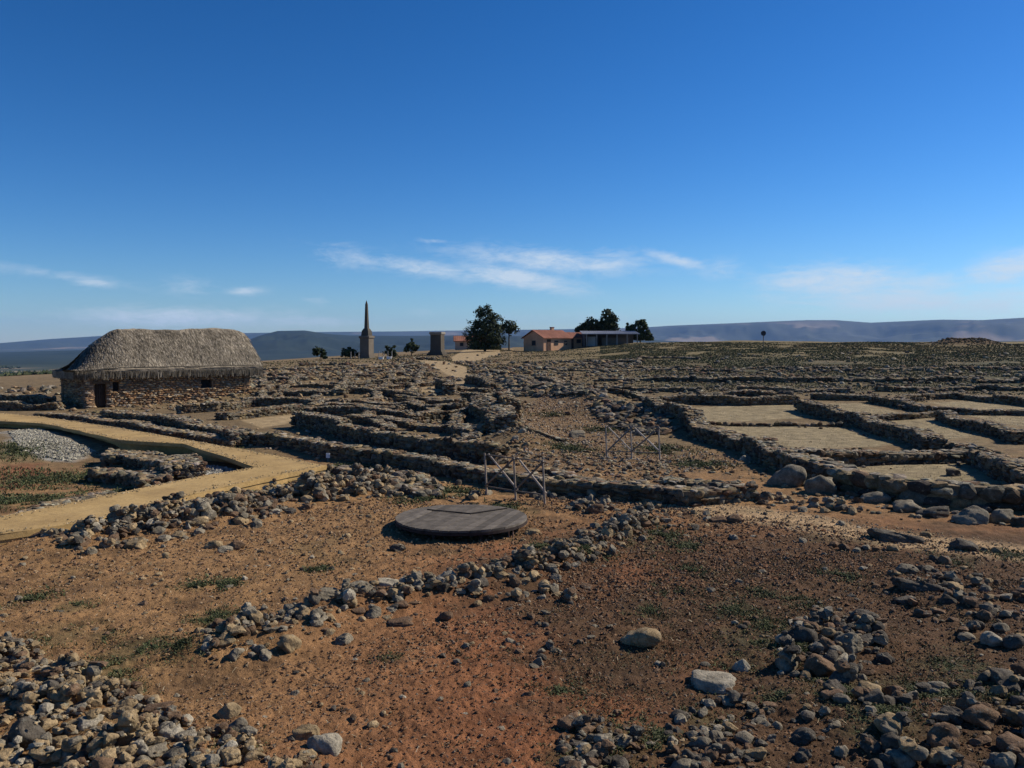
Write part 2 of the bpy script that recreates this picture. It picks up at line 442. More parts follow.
def ground_colour(x, y):
    r = np.hypot(x, y); n = np.shape(x)
    u = 512 + F * x / np.maximum(y, 1)
    a = np.array
    C = np.empty((*n, 3))
    m1 = (fbm(x, y, 2.3, 4, 2.2) + 1) / 2; m2 = (fbm(x, y, .6, 3, 7.7) + 1) / 2
    tan, red, brn = a([.285, .165, .074]), a([.235, .098, .044]), a([.09, .055, .029])
    # foreground: tan to the left, red in the middle, brown to the right
    wr = sstep(-3.6, 0.3, x + 1.6 * (m1 - .5) + .12 * (9 - y)) * sstep(19, 14, y + 2 * m2)
    C[:] = tan
    C = C * (1 - wr[..., None]) + red * wr[..., None]
    wb = sstep(-.2, 2.2, x + 4.5 * (m1 - .5)) * sstep(18, 13, y) * .9
    C = C * (1 - wb[..., None]) + brn * wb[..., None]
    w = sstep(.47, .66, .6 * m2 + .4 * m1) * .6
    C = C * (1 - w[..., None]) + brn * w[..., None]
    # the ruin field: duller earth with dry grass
    dull, dry, olive = a([.15, .105, .056]), a([.22, .16, .085]), a([.075, .07, .036])
    w = sstep(20, 30, y + 4 * (m1 - .5))
    C = C * (1 - w[..., None]) + (dull * (1 - m1[..., None]) + dry * m1[..., None]) * w[..., None]
    w = sstep(560, 700, u) * sstep(46, 56, y) * (.55 + .45 * sstep(.35, .6, m1))
    C = C * (1 - w[..., None]) + olive * w[..., None]
    gr = a([.18, .14, .065])
    w = sstep(480, 620, u) * sstep(88, 112, y + 8 * m1) * (.65 + .35 * sstep(.3, .7, m2))
    C = C * (1 - w[..., None]) + gr * w[..., None]
    w = sstep(520, 100, u) * sstep(70, 100, y) * .7
    C = C * (1 - w[..., None]) + a([.23, .165, .09]) * w[..., None]
    def paint(pts, col, soft, amp, k=1.0):
        xs = [p[0] for p in pts]; ys = [p[1] for p in pts]
        bb = (x > min(xs) - 3) & (x < max(xs) + 3) & (y > min(ys) - 3) & (y < max(ys) + 3)
        if not bb.any(): return
        sd = poly_sd(x[bb], y[bb], pts) + amp * fbm(x[bb], y[bb], .9, 3, 20.0)
        w = (sstep(-soft, soft, sd) * k)[:, None]
        C[bb] = C[bb] * (1 - w) + a(col) * w
    paint(EARTHW, [.19, .12, .06], .6, .8, .8)
    paint(PATHW, [.40, .275, .15], .3, .3, 1.0)
    for i_, z in enumerate(SANDW): paint(z, [.30, .24, .14] if i_ < 7 else [.36, .265, .145], .15, .15, .95)
    for i_, z in enumerate(SANDW[:7]): paint([(p_[0] * 1.0, p_[1]) for p_ in z], [.2, .165, .09], .5, 3.2, .32)
    paint(GRAVW, [.33, .32, .28], .35, .6); paint(GRAV2W, [.3, .29, .25], .2, .3)
    paint(REDW, [.22, .10, .05], .4, .6)
    g = green_amount(x, y) * (y < 45)
    C = C * (1 - .45 * g[..., None]) + a([.068, .08, .036]) * .45 * g[..., None]
    # mound
    w = np.exp(-(((x - MOUND[0]) / 5.2) ** 4 + ((y - MOUND[1]) / 3.6) ** 4))[..., None] * .85
    C = C * (1 - w) + a([.10, .06, .04]) * w
    # far country
    f = sstep(240, 420, r + 160 * sstep(140, -20, u) * (y > 60))
    nb = fbm(x, y, 700, 4, 40.0); nb2 = fbm(x, y, 160, 3, 50.0)
    forest, field, scrub = a([.02, .032, .022]), a([.24, .19, .12]), a([.05, .06, .035])
    fc = np.empty((*n, 3)); fc[:] = scrub
    w = sstep(-.15, .15, nb + .3 * nb2) * sstep(1100, 1700, r) * sstep(3800, 2600, r)
    fc = fc * (1 - w[..., None]) + field * w[..., None]
    w = sstep(2500, 3300, r + 500 * nb) * sstep(9500, 8200, r) * (.75 + .25 * sstep(-.4, .1, nb2))
    fc = fc * (1 - w[..., None]) + forest * w[..., None]
    w = sstep(.1, .35, fbm(x, y * .6, 1500, 4, 60.)) * sstep(8500, 10500, r) * .75
    fc = fc * (1 - w[..., None]) + a([.075, .085, .065]) * w[..., None]
    w = sstep(.12, .3, fbm(x, y * .5, 900, 4, 64.)) * sstep(9500, 11500, r) * sstep(15500, 13500, r) * .8
    fc = fc * (1 - w[..., None]) + a([.28, .22, .15]) * w[..., None]
    C = C * (1 - f[..., None]) + fc * f[..., None]
    v = 1 + .14 * fbm(x, y, .25, 3, 3.3) * (r < 60)
    return np.clip(C * v[..., None], .01, .8)

def build_ground():
    def geo(a, b, k): return list(np.exp(np.arange(math.log(a), math.log(b), k)))
    R = [.05] + geo(1, 5, .03) + geo(5, 60, .0032) + geo(60, 420, .008) + geo(420, 4000, .022) + geo(4000, 19000, .014) + [19000]
    dense = np.arange(-.665, .6651, .0015)
    A = np.concatenate([np.linspace(-PI, -.665, 60)[:-1], dense, np.linspace(.665, PI, 60)[1:-1]])
    R = np.array(R); A = np.array(A); nr, na = len(R), len(A)
    rr, aa = np.meshgrid(R, A, indexing='ij')
    X = rr * np.sin(aa); Y = rr * np.cos(aa)
    Z = H1(X, Y)
    C = ground_colour(X, Y)
    gv = np.zeros_like(X)
    near = rr < 70
    for z in SANDW:
        sd = poly_sd(X[near], Y[near], z); gv[near] = np.maximum(gv[near], sstep(-.2, .2, sd))
    Z = Z + detail(X, Y, gv)
    far = rr > 420
    Z[far] += HFAR(X[far], Y[far]) * sstep(420, 1200, rr[far])
    V = np.stack([X, Y, Z], -1).reshape(-1, 3)
    i = np.arange(nr - 1)[:, None] * na; j = np.arange(na)[None]; jn = (j + 1) % na
    Fq = np.stack([i + j, i + na + j, i + na + jn, i + jn], -1).reshape(-1, 4)[:, ::-1]
    me = np_mesh('ground', V, Fq, C.reshape(-1, 3), True)
    o = link('ground', me, M_SOIL)
    if me.polygons[5000].normal.z < 0: me.flip_normals()
    meta(o, 'reddish brown stony earth of the excavation running out to the far blue hills', 'ground', kind='structure')
build_ground()

# ------------------------------------------------------------------ drystone walls of the ruins
def hz(x, y): return float(H1(x, y))
WALL_N = 0
def ruin_wall(label, px, h, w, st=.21, top_var=.38, cols=(4, 3, 3, 1, 2), group='low drystone walls of the ruins', name='ruined_wall', styles=('blocky', 'angular', 'rounded', 'flat')):
    """px: pixels along the wall's crest; h, w: height and thickness in metres"""
    global WALL_N; WALL_N += 1
    rs = np.random.RandomState(500 + WALL_N)
    h *= .98
    pts = np.array([P0(u, v, h * .92) for u, v in px])
    seg = np.hypot(*(pts[1:] - pts[:-1]).T); L = np.concatenate([[0], np.cumsum(seg)]); T = L[-1]
    dist = np.hypot(*pts.mean(0))
    st = max(st * (.72 if st == .3 else 1), dist * .0042)
    def at(s, off):
        x = np.interp(s, L, pts[:, 0]); y = np.interp(s, L, pts[:, 1])
        k = np.clip(np.searchsorted(L, s, 'right') - 1, 0, len(seg) - 1)
        d = (pts[k + 1] - pts[k]) / seg[k][:, None]
        x = x - d[:, 1] * off; y = y + d[:, 0] * off
        wob = .14 * np.sin(s * .9 + WALL_N) + .10 * vnoise(s * .8 + WALL_N * 2.2, s * 0)
        return x - d[:, 1] * wob, y + d[:, 0] * wob, np.arctan2(d[:, 1], d[:, 0])
    b = Bulk(); wt = .66  # face stones darkened in colour to stand in for shadow
    nc = max(1, int(round(h / (st * .62))))
    ch = h / nc
    lay = [-.5, .5] if w < st * 2.4 else [-.5, 0, .5]
    if w < st * 1.3: lay = [0]
    hv = lambda s: 1.12 - top_var * (.5 + .5 * vnoise(s / 1.7 + WALL_N * 3.1, s * 0 + WALL_N)) - top_var * .5 * (.5 + .5 * vnoise(s / .5, s * 0 + 7 + WALL_N))
    for c in range(nc):
        for l in lay:
            if l == 0 and len(lay) > 1: continue
            n = max(2, int(T / (st * .92)))
            s = (np.arange(n) + .5 + .5 * (c % 2)) / n * T + rs.uniform(-.25, .25, n) * st
            s = np.clip(s, 0, T)
            s = s[(c + .5) / nc < hv(s)]; n = len(s)
            if not n: continue
            off = l * (w - st * .7) + rs.uniform(-.03, .03, n) * w
            x, y, yaw = at(s, off)
            z = H1(x, y) + ch * (c + .45) - .03 + rs.uniform(-.1, .1, n) * ch
            ln = st * rs.uniform(.36, .95, n); dp = st * rs.uniform(.36, .56, n); hh = ch * rs.uniform(.5, .9, n)
            if lay == [0]: dp = np.maximum(dp, w * .5)
            b.stones(np.stack([x, y, z], 1), np.stack([ln, dp, hh], 1), yaw + rs.uniform(-.15, .15, n), rs.uniform(0, .12, n),
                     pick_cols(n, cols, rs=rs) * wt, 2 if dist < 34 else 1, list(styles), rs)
    if len(lay) > 1:   # capping of flat rubble and earth
        n = int(T / (st * .62) * max(2, w / (st * .8)))
        s = rs.uniform(0, T, n); off = rs.uniform(-.5, .5, n) * (w - st * .5); x, y, yaw = at(s, off)
        q = st * rs.uniform(.22, .62, n)
        z = H1(x, y) + h * np.minimum(hv(s), 1.0) * .97 - q * .1
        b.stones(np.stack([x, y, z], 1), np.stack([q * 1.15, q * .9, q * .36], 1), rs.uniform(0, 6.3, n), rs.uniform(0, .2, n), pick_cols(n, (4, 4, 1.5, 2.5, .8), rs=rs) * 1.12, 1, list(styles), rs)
    # tumbled stones at the foot
    n = int(T * 2.2 * (.3 / st))
    s = rs.uniform(0, T, n); off = (w * .5 + np.abs(rs.normal(0, .28, n))) * rs.choice([-1, 1], n)
    x, y, yaw = at(s, off); q = st * rs.uniform(.14, .38, n)
    b.stones(np.stack([x, y, H1(x, y) + q * .3], 1), np.stack([q, q * .8, q * .6], 1), rs.uniform(0, 6.3, n), rs.uniform(0, .4, n), pick_cols(n, cols, rs=rs), 1, STY, rs)
    if len(lay) > 1:
        for e_s in (0.0, T):
            n = max(4, int(w / (st * .7)) * nc * 2); x, y, yaw = at(np.full(n, e_s), rs.uniform(-.5, .5, n) * (w - st * .4))
            z = H1(x, y) + rs.uniform(.05, .95, n) * h * .85; q = st * rs.uniform(.35, .6, n)
            b.stones(np.stack([x, y, z], 1), np.stack([q, q, q * .65], 1), yaw + PI / 2, rs.uniform(0, .3, n), pick_cols(n, cols, rs=rs), 1, list(styles), rs)
    # earth core
    n = max(2, int(T / .35)); s = np.linspace(min(.18, T * .15), T - min(.18, T * .15), n)
    xa, ya, _ = at(s, np.full(n, -(w * .5 - st * .3))); xb, yb, _ = at(s, np.full(n, w * .5 - st * .3))
    za = H1(xa, ya); zb = H1(xb, yb); t = h * np.minimum(hv(s), 1) * (.93 if len(lay) > 1 else .4)
    V = np.vstack([np.stack([xa, ya, za - .2], 1), np.stack([xa, ya, za + t], 1), np.stack([xb, yb, zb + t], 1), np.stack([xb, yb, zb - .2], 1)])
    Fq = []
    for i in range(n - 1):
        for k in range(3): Fq.append((k * n + i, k * n + i + 1, (k + 1) * n + i + 1, (k + 1) * n + i))
    Fq += [(0, n, 2 * n, 3 * n), (n - 1, 4 * n - 1, 3 * n - 1, 2 * n - 1)]
    b.raw(V, np.array(Fq), (.17, .13, .08))
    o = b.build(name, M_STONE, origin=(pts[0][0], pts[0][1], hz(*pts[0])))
    return meta(o, label, 'wall', group, 'thing')

G1 = 'low drystone walls of the ruins'
W = ruin_wall
# right-hand rooms
W('straight stone wall closing the back of the widest sandy room', [(664, 396), (700, 395), (740, 396), (798, 395)], .55, .7)
W('dark diagonal wall between the wide sandy room and the rooms right of it', [(798, 399), (845, 409), (890, 421), (934, 436)], .62, .7)
W('long stone wall slanting down the left side of the sandy rooms', [(650, 405), (690, 419), (740, 434), (790, 449), (832, 463)], .6, .8)
W('thick boulder-built wall along the near side of the front sandy room', [(832, 464), (862, 473), (900, 481), (950, 485), (1060, 489)], .5, .7, .46, .12)
W('thin kerb of small stones dividing the wide sandy room', [(704, 421), (760, 422), (850, 422)], .22, .3, .28)
W('pale-topped cross wall behind the front sandy room', [(790, 449), (840, 452), (900, 449), (972, 446)], .45, .8, .3)
W('dark wall on the right side of the front sandy room', [(973, 445), (1000, 455), (1060, 474)], .6, .7)
W('short dark wall right of the small upper sandy room', [(938, 410), (975, 419), (1018, 431)], .5, .6)
W('wall running off the right edge above the grassy far room', [(966, 408), (1000, 408), (1060, 409)], .35, .6)
W('low stone line between two small upper sandy rooms', [(868, 415), (900, 413), (938, 411)], .3, .5)
W('upper diagonal wall dividing the small back rooms', [(874, 395), (900, 400), (927, 405)], .45, .6)
W('back wall of the rooms at the right edge', [(960, 392), (990, 395), (1060, 401)], .45, .6)
W('straight back wall between the upper diagonal wall and the edge rooms', [(900, 397), (930, 393), (960, 392)], .4, .6)
W('short back wall right of the widest sandy room', [(812, 393), (845, 394), (875, 394)], .4, .6)
W('faint low line of stones at the right end of the upper rooms', [(900, 405), (950, 407), (966, 408)], .25, .5)
W('wide wall joining the cross wall to the right-hand wall', [(930, 437), (955, 441), (973, 445)], .4, .7)
# long walls left of centre
W('longest dark wall from the walkway tip past the crossed timber frame', [(240, 429), (300, 437), (342, 443), (420, 455), (503, 466), (566, 474), (640, 481), (690, 486), (742, 480)], .48, .6)
W('high dark wall ending at the pile of yellow stones', [(300, 412), (345, 421), (400, 430), (450, 437), (503, 443)], .68, .6)
W('dark wall behind the high dark wall', [(320, 406), (360, 406), (412, 409)], .5, .6)
W('pale-topped wall right of the thatched house', [(256, 398), (300, 397), (346, 398)], .5, .6)
W('thin pale wall line at the far edge of the ruins below the obelisk bushes', [(258, 378), (300, 377), (331, 375)], .35, .5)
W('dark wall line just below the obelisk', [(357, 367), (390, 365), (420, 364)], .45, .6)
W('second wall line below the obelisk', [(331, 382), (379, 379), (424, 376)], .45, .6)
W('third wall line below the obelisk', [(350, 390), (385, 390), (424, 393)], .45, .6)
W('thick dark wall with a square corner in the middle of the ruins', [(464, 390), (480, 391), (499, 393)], .7, .7)
W('short thick wall descending from the square corner', [(500, 391), (506, 399), (512, 408)], .8, .9)
W('broad stone ridge above the pile of yellow stones', [(478, 403), (490, 412), (505, 425)], .6, 1.1)
W('isolated thick dark wall on the slope below the pink house', [(540, 374), (556, 379), (578, 386)], .55, .9)
W('short wall left of the isolated thick wall', [(469, 375), (480, 377), (494, 381)], .7, .7)
W('stubby upright wall end between sandy strips', [(441, 378), (448, 379), (452, 384)], .75, .8)
W('dark wall left of the stubby wall end', [(395, 395), (420, 394), (446, 396)], .5, .6)
W('small wall stub below the square corner on its left', [(432, 404), (445, 402), (462, 404)], .5, .6)
W('low wall running into the broad stone ridge', [(410, 414), (440, 411), (474, 409)], .45, .6)
W('low line of small stones right of the yellow stone pile', [(522, 438), (545, 438), (566, 440)], .2, .5)
W('wall hidden in shadow below the thatched house door', [(110, 409), (140, 411), (180, 417), (222, 424), (246, 432)], .55, .8)
W('low wall of flat slabs between the walkway and the house', [(45, 412), (90, 415), (130, 421), (180, 430), (240, 441)], .25, .7)
W('dark wall running behind the left end of the thatched house', [(-60, 390), (0, 392), (52, 396)], .75, .7)
W('rough wall at the left edge beyond the walkway', [(-60, 402), (0, 402), (60, 402)], .5, .7)
W('stone footing right of the thatched house front', [(180, 404), (215, 402), (262, 396)], .5, .8)
W('tumbled wall between the house and the middle ruins', [(222, 412), (262, 408), (300, 404)], .4, .8)
W('low row of rounded stones on the near side of the sunken court', [(-40, 524), (0, 516), (50, 501), (110, 490)], .2, .4, .2, .3)
W('slab-topped wall inside the fork of the walkway', [(108, 450), (140, 449), (170, 455), (190, 462)], .5, 1.0, .3)
W('lower wall inside the fork of the walkway', [(104, 468), (130, 470), (158, 476)], .35, .8, .26)
W('stepped stone footing just right of the walkway tip', [(330, 466), (370, 470), (410, 476), (430, 481)], .22, .6, .26)
W('rough stone wall left of the wooden platform', [(366, 478), (400, 484), (430, 490)], .2, .7, .26)
W('short footing behind the crossed timber frame', [(545, 468), (575, 476), (600, 481)], .3, .5, .28)
W('broken wall at the foot of the sandy rooms near the two large boulders', [(664, 479), (700, 481), (742, 484)], .4, .6, .3)
# far overgrown lines in the green field: seen only as dark rows
far_rows = [
 ('beside the metal-roofed shed', [(560, 361), (600, 360), (640, 360)]), ('right of the shed in the dry grass', [(640, 357), (670, 357), (700, 358)]),
 ('second row below the shed', [(566, 369), (620, 369), (680, 368), (740, 369)]), ('third row below the shed', [(600, 376), (660, 376), (720, 377)]),
 ('fourth row below the shed', [(590, 386), (650, 386), (700, 387)]), ('on the near slope left of the sandy rooms', [(607, 394), (635, 394), (662, 396)]),
 ('below the small round sign', [(735, 366), (790, 365), (850, 366)]), ('second row below the small round sign', [(720, 377), (780, 377), (840, 376)]),
 ('third row below the small round sign', [(740, 386), (800, 386), (850, 386)]), ('below the dark mound', [(870, 367), (950, 366), (1060, 367)]),
 ('second row below the dark mound', [(835, 376), (900, 377), (960, 376)]), ('third row below the dark mound', [(880, 385), (940, 384), (1060, 385)]),
 ('reaching the right edge above the rooms', [(975, 377), (1020, 377), (1060, 378)]), ('below the trees by the pink house', [(500, 366), (530, 366), (560, 368)]),
 ('between pink house and isolated thick wall', [(500, 374), (520, 375), (538, 378)]), ('just above the widest sandy room', [(700, 391), (750, 390), (790, 391)]),
]
for place, px in far_rows:
    W('overgrown row of dark stones ' + place, px, .42 if px[0][1] > 372 else .26, .8, .34, .6, (4, 1, 2, .6, 3), 'overgrown wall rows in the far field')
for place, px in [
 ('dropping from the obelisk towards the pale-topped wall', [(352, 368), (346, 378), (338, 392)]), ('crossing between the rows below the pedestal monument', [(424, 365), (418, 376), (412, 390)]),
 ('crossing left of the stubby wall end', [(392, 373), (384, 384), (372, 398)]),
 ('joining the high dark wall region to the rows above', [(318, 394), (316, 400), (312, 408)]), ('crossing the middle of the left field', [(300, 372), (290, 382), (276, 395)]),
 ('crossing right of the thatched house end', [(262, 376), (268, 386), (262, 398)]), ('between the high dark wall and the broad ridge', [(452, 412), (462, 424), (476, 438)]),
 ('crossing above the high dark wall', [(368, 408), (376, 416), (388, 427)]), ('slanting below the square corner', [(412, 398), (426, 406), (440, 412)])]:
    W('low cross wall ' + place, px, .38, .6, .21, .5, (3, 3, 3, 1, 2), 'cross walls in the left field')
left_rows = [
 ('nearest the bushes left of the obelisk', [(300, 363), (325, 362), (350, 362)]), ('right of the house roof end', [(258, 373), (290, 373), (325, 371)]),
 ('between the first and second rows under the obelisk', [(345, 374), (375, 373), (405, 370)]), ('under the second row below the obelisk', [(335, 386), (370, 385), (400, 383)]),
 ('just above the square-ended high wall', [(310, 403), (350, 402), (400, 404)]), ('left of the stubby wall end by the sand', [(398, 382), (418, 381), (438, 380)]),
 ('between the square corner and the pebbly slope', [(430, 398), (445, 399), (462, 398)]), ('leading from the track to the tall evergreen', [(476, 364), (488, 363), (500, 362)]),
 ('over the long path below the low house', [(470, 369), (490, 369), (505, 371)]),
 ('at the far left of the obelisk field', [(262, 368), (300, 367), (345, 366)]), ('first above the pale-topped wall', [(262, 384), (300, 386), (340, 387)]),
 ('second above the pale-topped wall', [(270, 391), (310, 391), (345, 392)]), ('between obelisk and sandy strips', [(390, 372), (412, 371), (426, 372)]),
 ('left of the sandy strip at centre', [(350, 399), (380, 400), (420, 401)]), ('left of the high dark wall', [(350, 414), (390, 417), (425, 420)]),
 ('above the high dark wall', [(415, 421), (450, 424), (480, 430)]), ('right of the sandy strips', [(455, 384), (470, 386), (490, 387)]),
 ('below the low pedestal monument', [(398, 358), (415, 357), (436, 357)]),
]
for place, px in left_rows:
    W('tumbled row of brown stones ' + place, px, .38, .8, .3, .5, (3, 4, 3, 1, 1), 'tumbled wall rows in the left field')

# ------------------------------------------------------------------ loose rubble
STK = []   # x, y, half size, style, colour name, zone, forced label
def inpoly(n, px, rs):
    pw = [P0(u, v) for u, v in px]; xs = [p[0] for p in pw]; ys = [p[1] for p in pw]
    out = []
    while len(out) < n:
        x = rs.uniform(min(xs), max(xs), 400); y = rs.uniform(min(ys), max(ys), 400)
        m = poly_sd(x, y, pw) > 0
        out += list(zip(x[m], y[m]))
    return out[:n]
CW = {'left': (2.4, 6, 2, 1.4, .8), 'mid': (4, 3, 2.5, .8, 1.5), 'right': (3, 1, 3, .3, 4)}
def colpick(w, rs): w = np.array(w, float); return PN[rs.choice(5, p=w / w.sum())]
def size(rs, lo, hi, p=2.2): return lo + (hi - lo) * rs.rand() ** p
rsL = np.random.RandomState(77)
def add_line(zone, px, n, half, lo, hi, cw, p=2.2):
    pts = np.array([P0(u, v) for u, v in px]); seg = np.hypot(*(pts[1:] - pts[:-1]).T); L = np.concatenate([[0], np.cumsum(seg)])
    for _ in range(n):
        s = rsL.uniform(0, L[-1]); k = min(np.searchsorted(L, s, 'right') - 1, len(seg) - 1)
        d = (pts[k + 1] - pts[k]) / seg[k]; c = pts[k] + d * (s - L[k]); o = rsL.normal(0, half * .5)
        STK.append([c[0] - d[1] * o, c[1] + d[0] * o, size(rsL, lo, hi, p), STY[rsL.choice(5, p=(.16, .27, .2, .15, .22))], colpick(cw, rsL), zone, None])
def add_poly(zone, px, n, lo, hi, cw, p=2.2):
    for x, y in inpoly(n, px, rsL):
        STK.append([x, y, size(rsL, lo, hi, p), STY[rsL.choice(5, p=(.16, .27, .2, .15, .22))], colpick(cw, rsL), zone, None])
B = list(BANKS)
add_line(B[0], BANKS[B[0]][0], 1300, 1.15, .025, .17, CW['mid'])
add_line(B[0], [(85, 524), (180, 512), (260, 500), (340, 486), (395, 478)], 420, .9, .03, .18, CW['mid'])
add_line(B[1], BANKS[B[1]][0], 900, .52, .02, .14, CW['mid'], 2.0)
add_line(B[1], [(500, 606), (560, 590), (580, 600)], 34, .35, .04, .12, CW['mid'])
add_line(B[1], [(640, 520), (690, 512)], 24, .4, .04, .13, CW['mid'])
add_poly(B[2], [(-60, 640), (30, 648), (70, 676), (150, 706), (180, 735), (330, 775), (330, 800), (-60, 800)], 1200, .012, .12, CW['left'], 2.4)
add_poly(B[2], [(-60, 628), (30, 650), (30, 690), (-60, 690)], 130, .03, .09, CW['mid'], 1.6)
add_poly(B[3], [(785, 640), (830, 612), (880, 628), (885, 665), (850, 690), (780, 680)], 210, .02, .15, CW['right'], 1.9)
add_poly(B[4], [(790, 700), (900, 690), (1060, 665), (1060, 790), (800, 790)], 190, .015, .15, CW['right'])
add_poly(B[5], [(890, 570), (930, 555), (1060, 600), (1060, 660), (960, 640), (890, 610)], 210, .02, .14, CW['right'])
add_poly('stones at the bottom edge right of centre', [(670, 725), (700, 700), (770, 705), (785, 745), (770, 790), (660, 790)], 150, .015, .10, CW['right'])
add_poly('grassy rock pile at the bottom centre', [(560, 740), (580, 718), (635, 725), (645, 755), (600, 790), (560, 790)], 110, .015, .12, CW['right'])
add_poly('small stones by the red soil slope', [(500, 630), (560, 620), (575, 660), (520, 665)], 16, .03, .08, CW['mid'])
add_poly('scattered stones on the reddish soil', [(170, 700), (560, 600), (800, 560), (1060, 600), (1060, 780), (330, 780)], 900, .012, .07, CW['mid'], 5)
add_poly('scattered stones on the tan soil', [(-60, 560), (400, 510), (640, 530), (400, 590), (200, 650), (-60, 650)], 560, .012, .08, CW['left'], 4)
add_poly('scattered stones along the earth path', [(540, 500), (800, 510), (1060, 560), (1060, 600), (800, 560), (640, 530)], 260, .02, .12, CW['mid'], 4)
add_line('stones beside the wooden platform', [(535, 500), (590, 488), (600, 512), (560, 505)], 90, .6, .04, .17, CW['mid'])
add_line('stones beside the wooden platform', [(310, 505), (350, 492), (390, 500), (440, 482)], 60, .6, .05, .18, CW['mid'])
add_line('slabs between the platform and the walkway tip', [(290, 482), (360, 476), (430, 484), (480, 500)], 60, .8, .05, .2, CW['left'])
add_line('stones below the broken wall near the large boulders', [(690, 492), (760, 500), (860, 512)], 90, .6, .04, .18, CW['mid'])
add_poly('stones in the sunken court', [(90, 440), (205, 455), (220, 468), (150, 486), (95, 478)], 140, .05, .2, CW['left'])
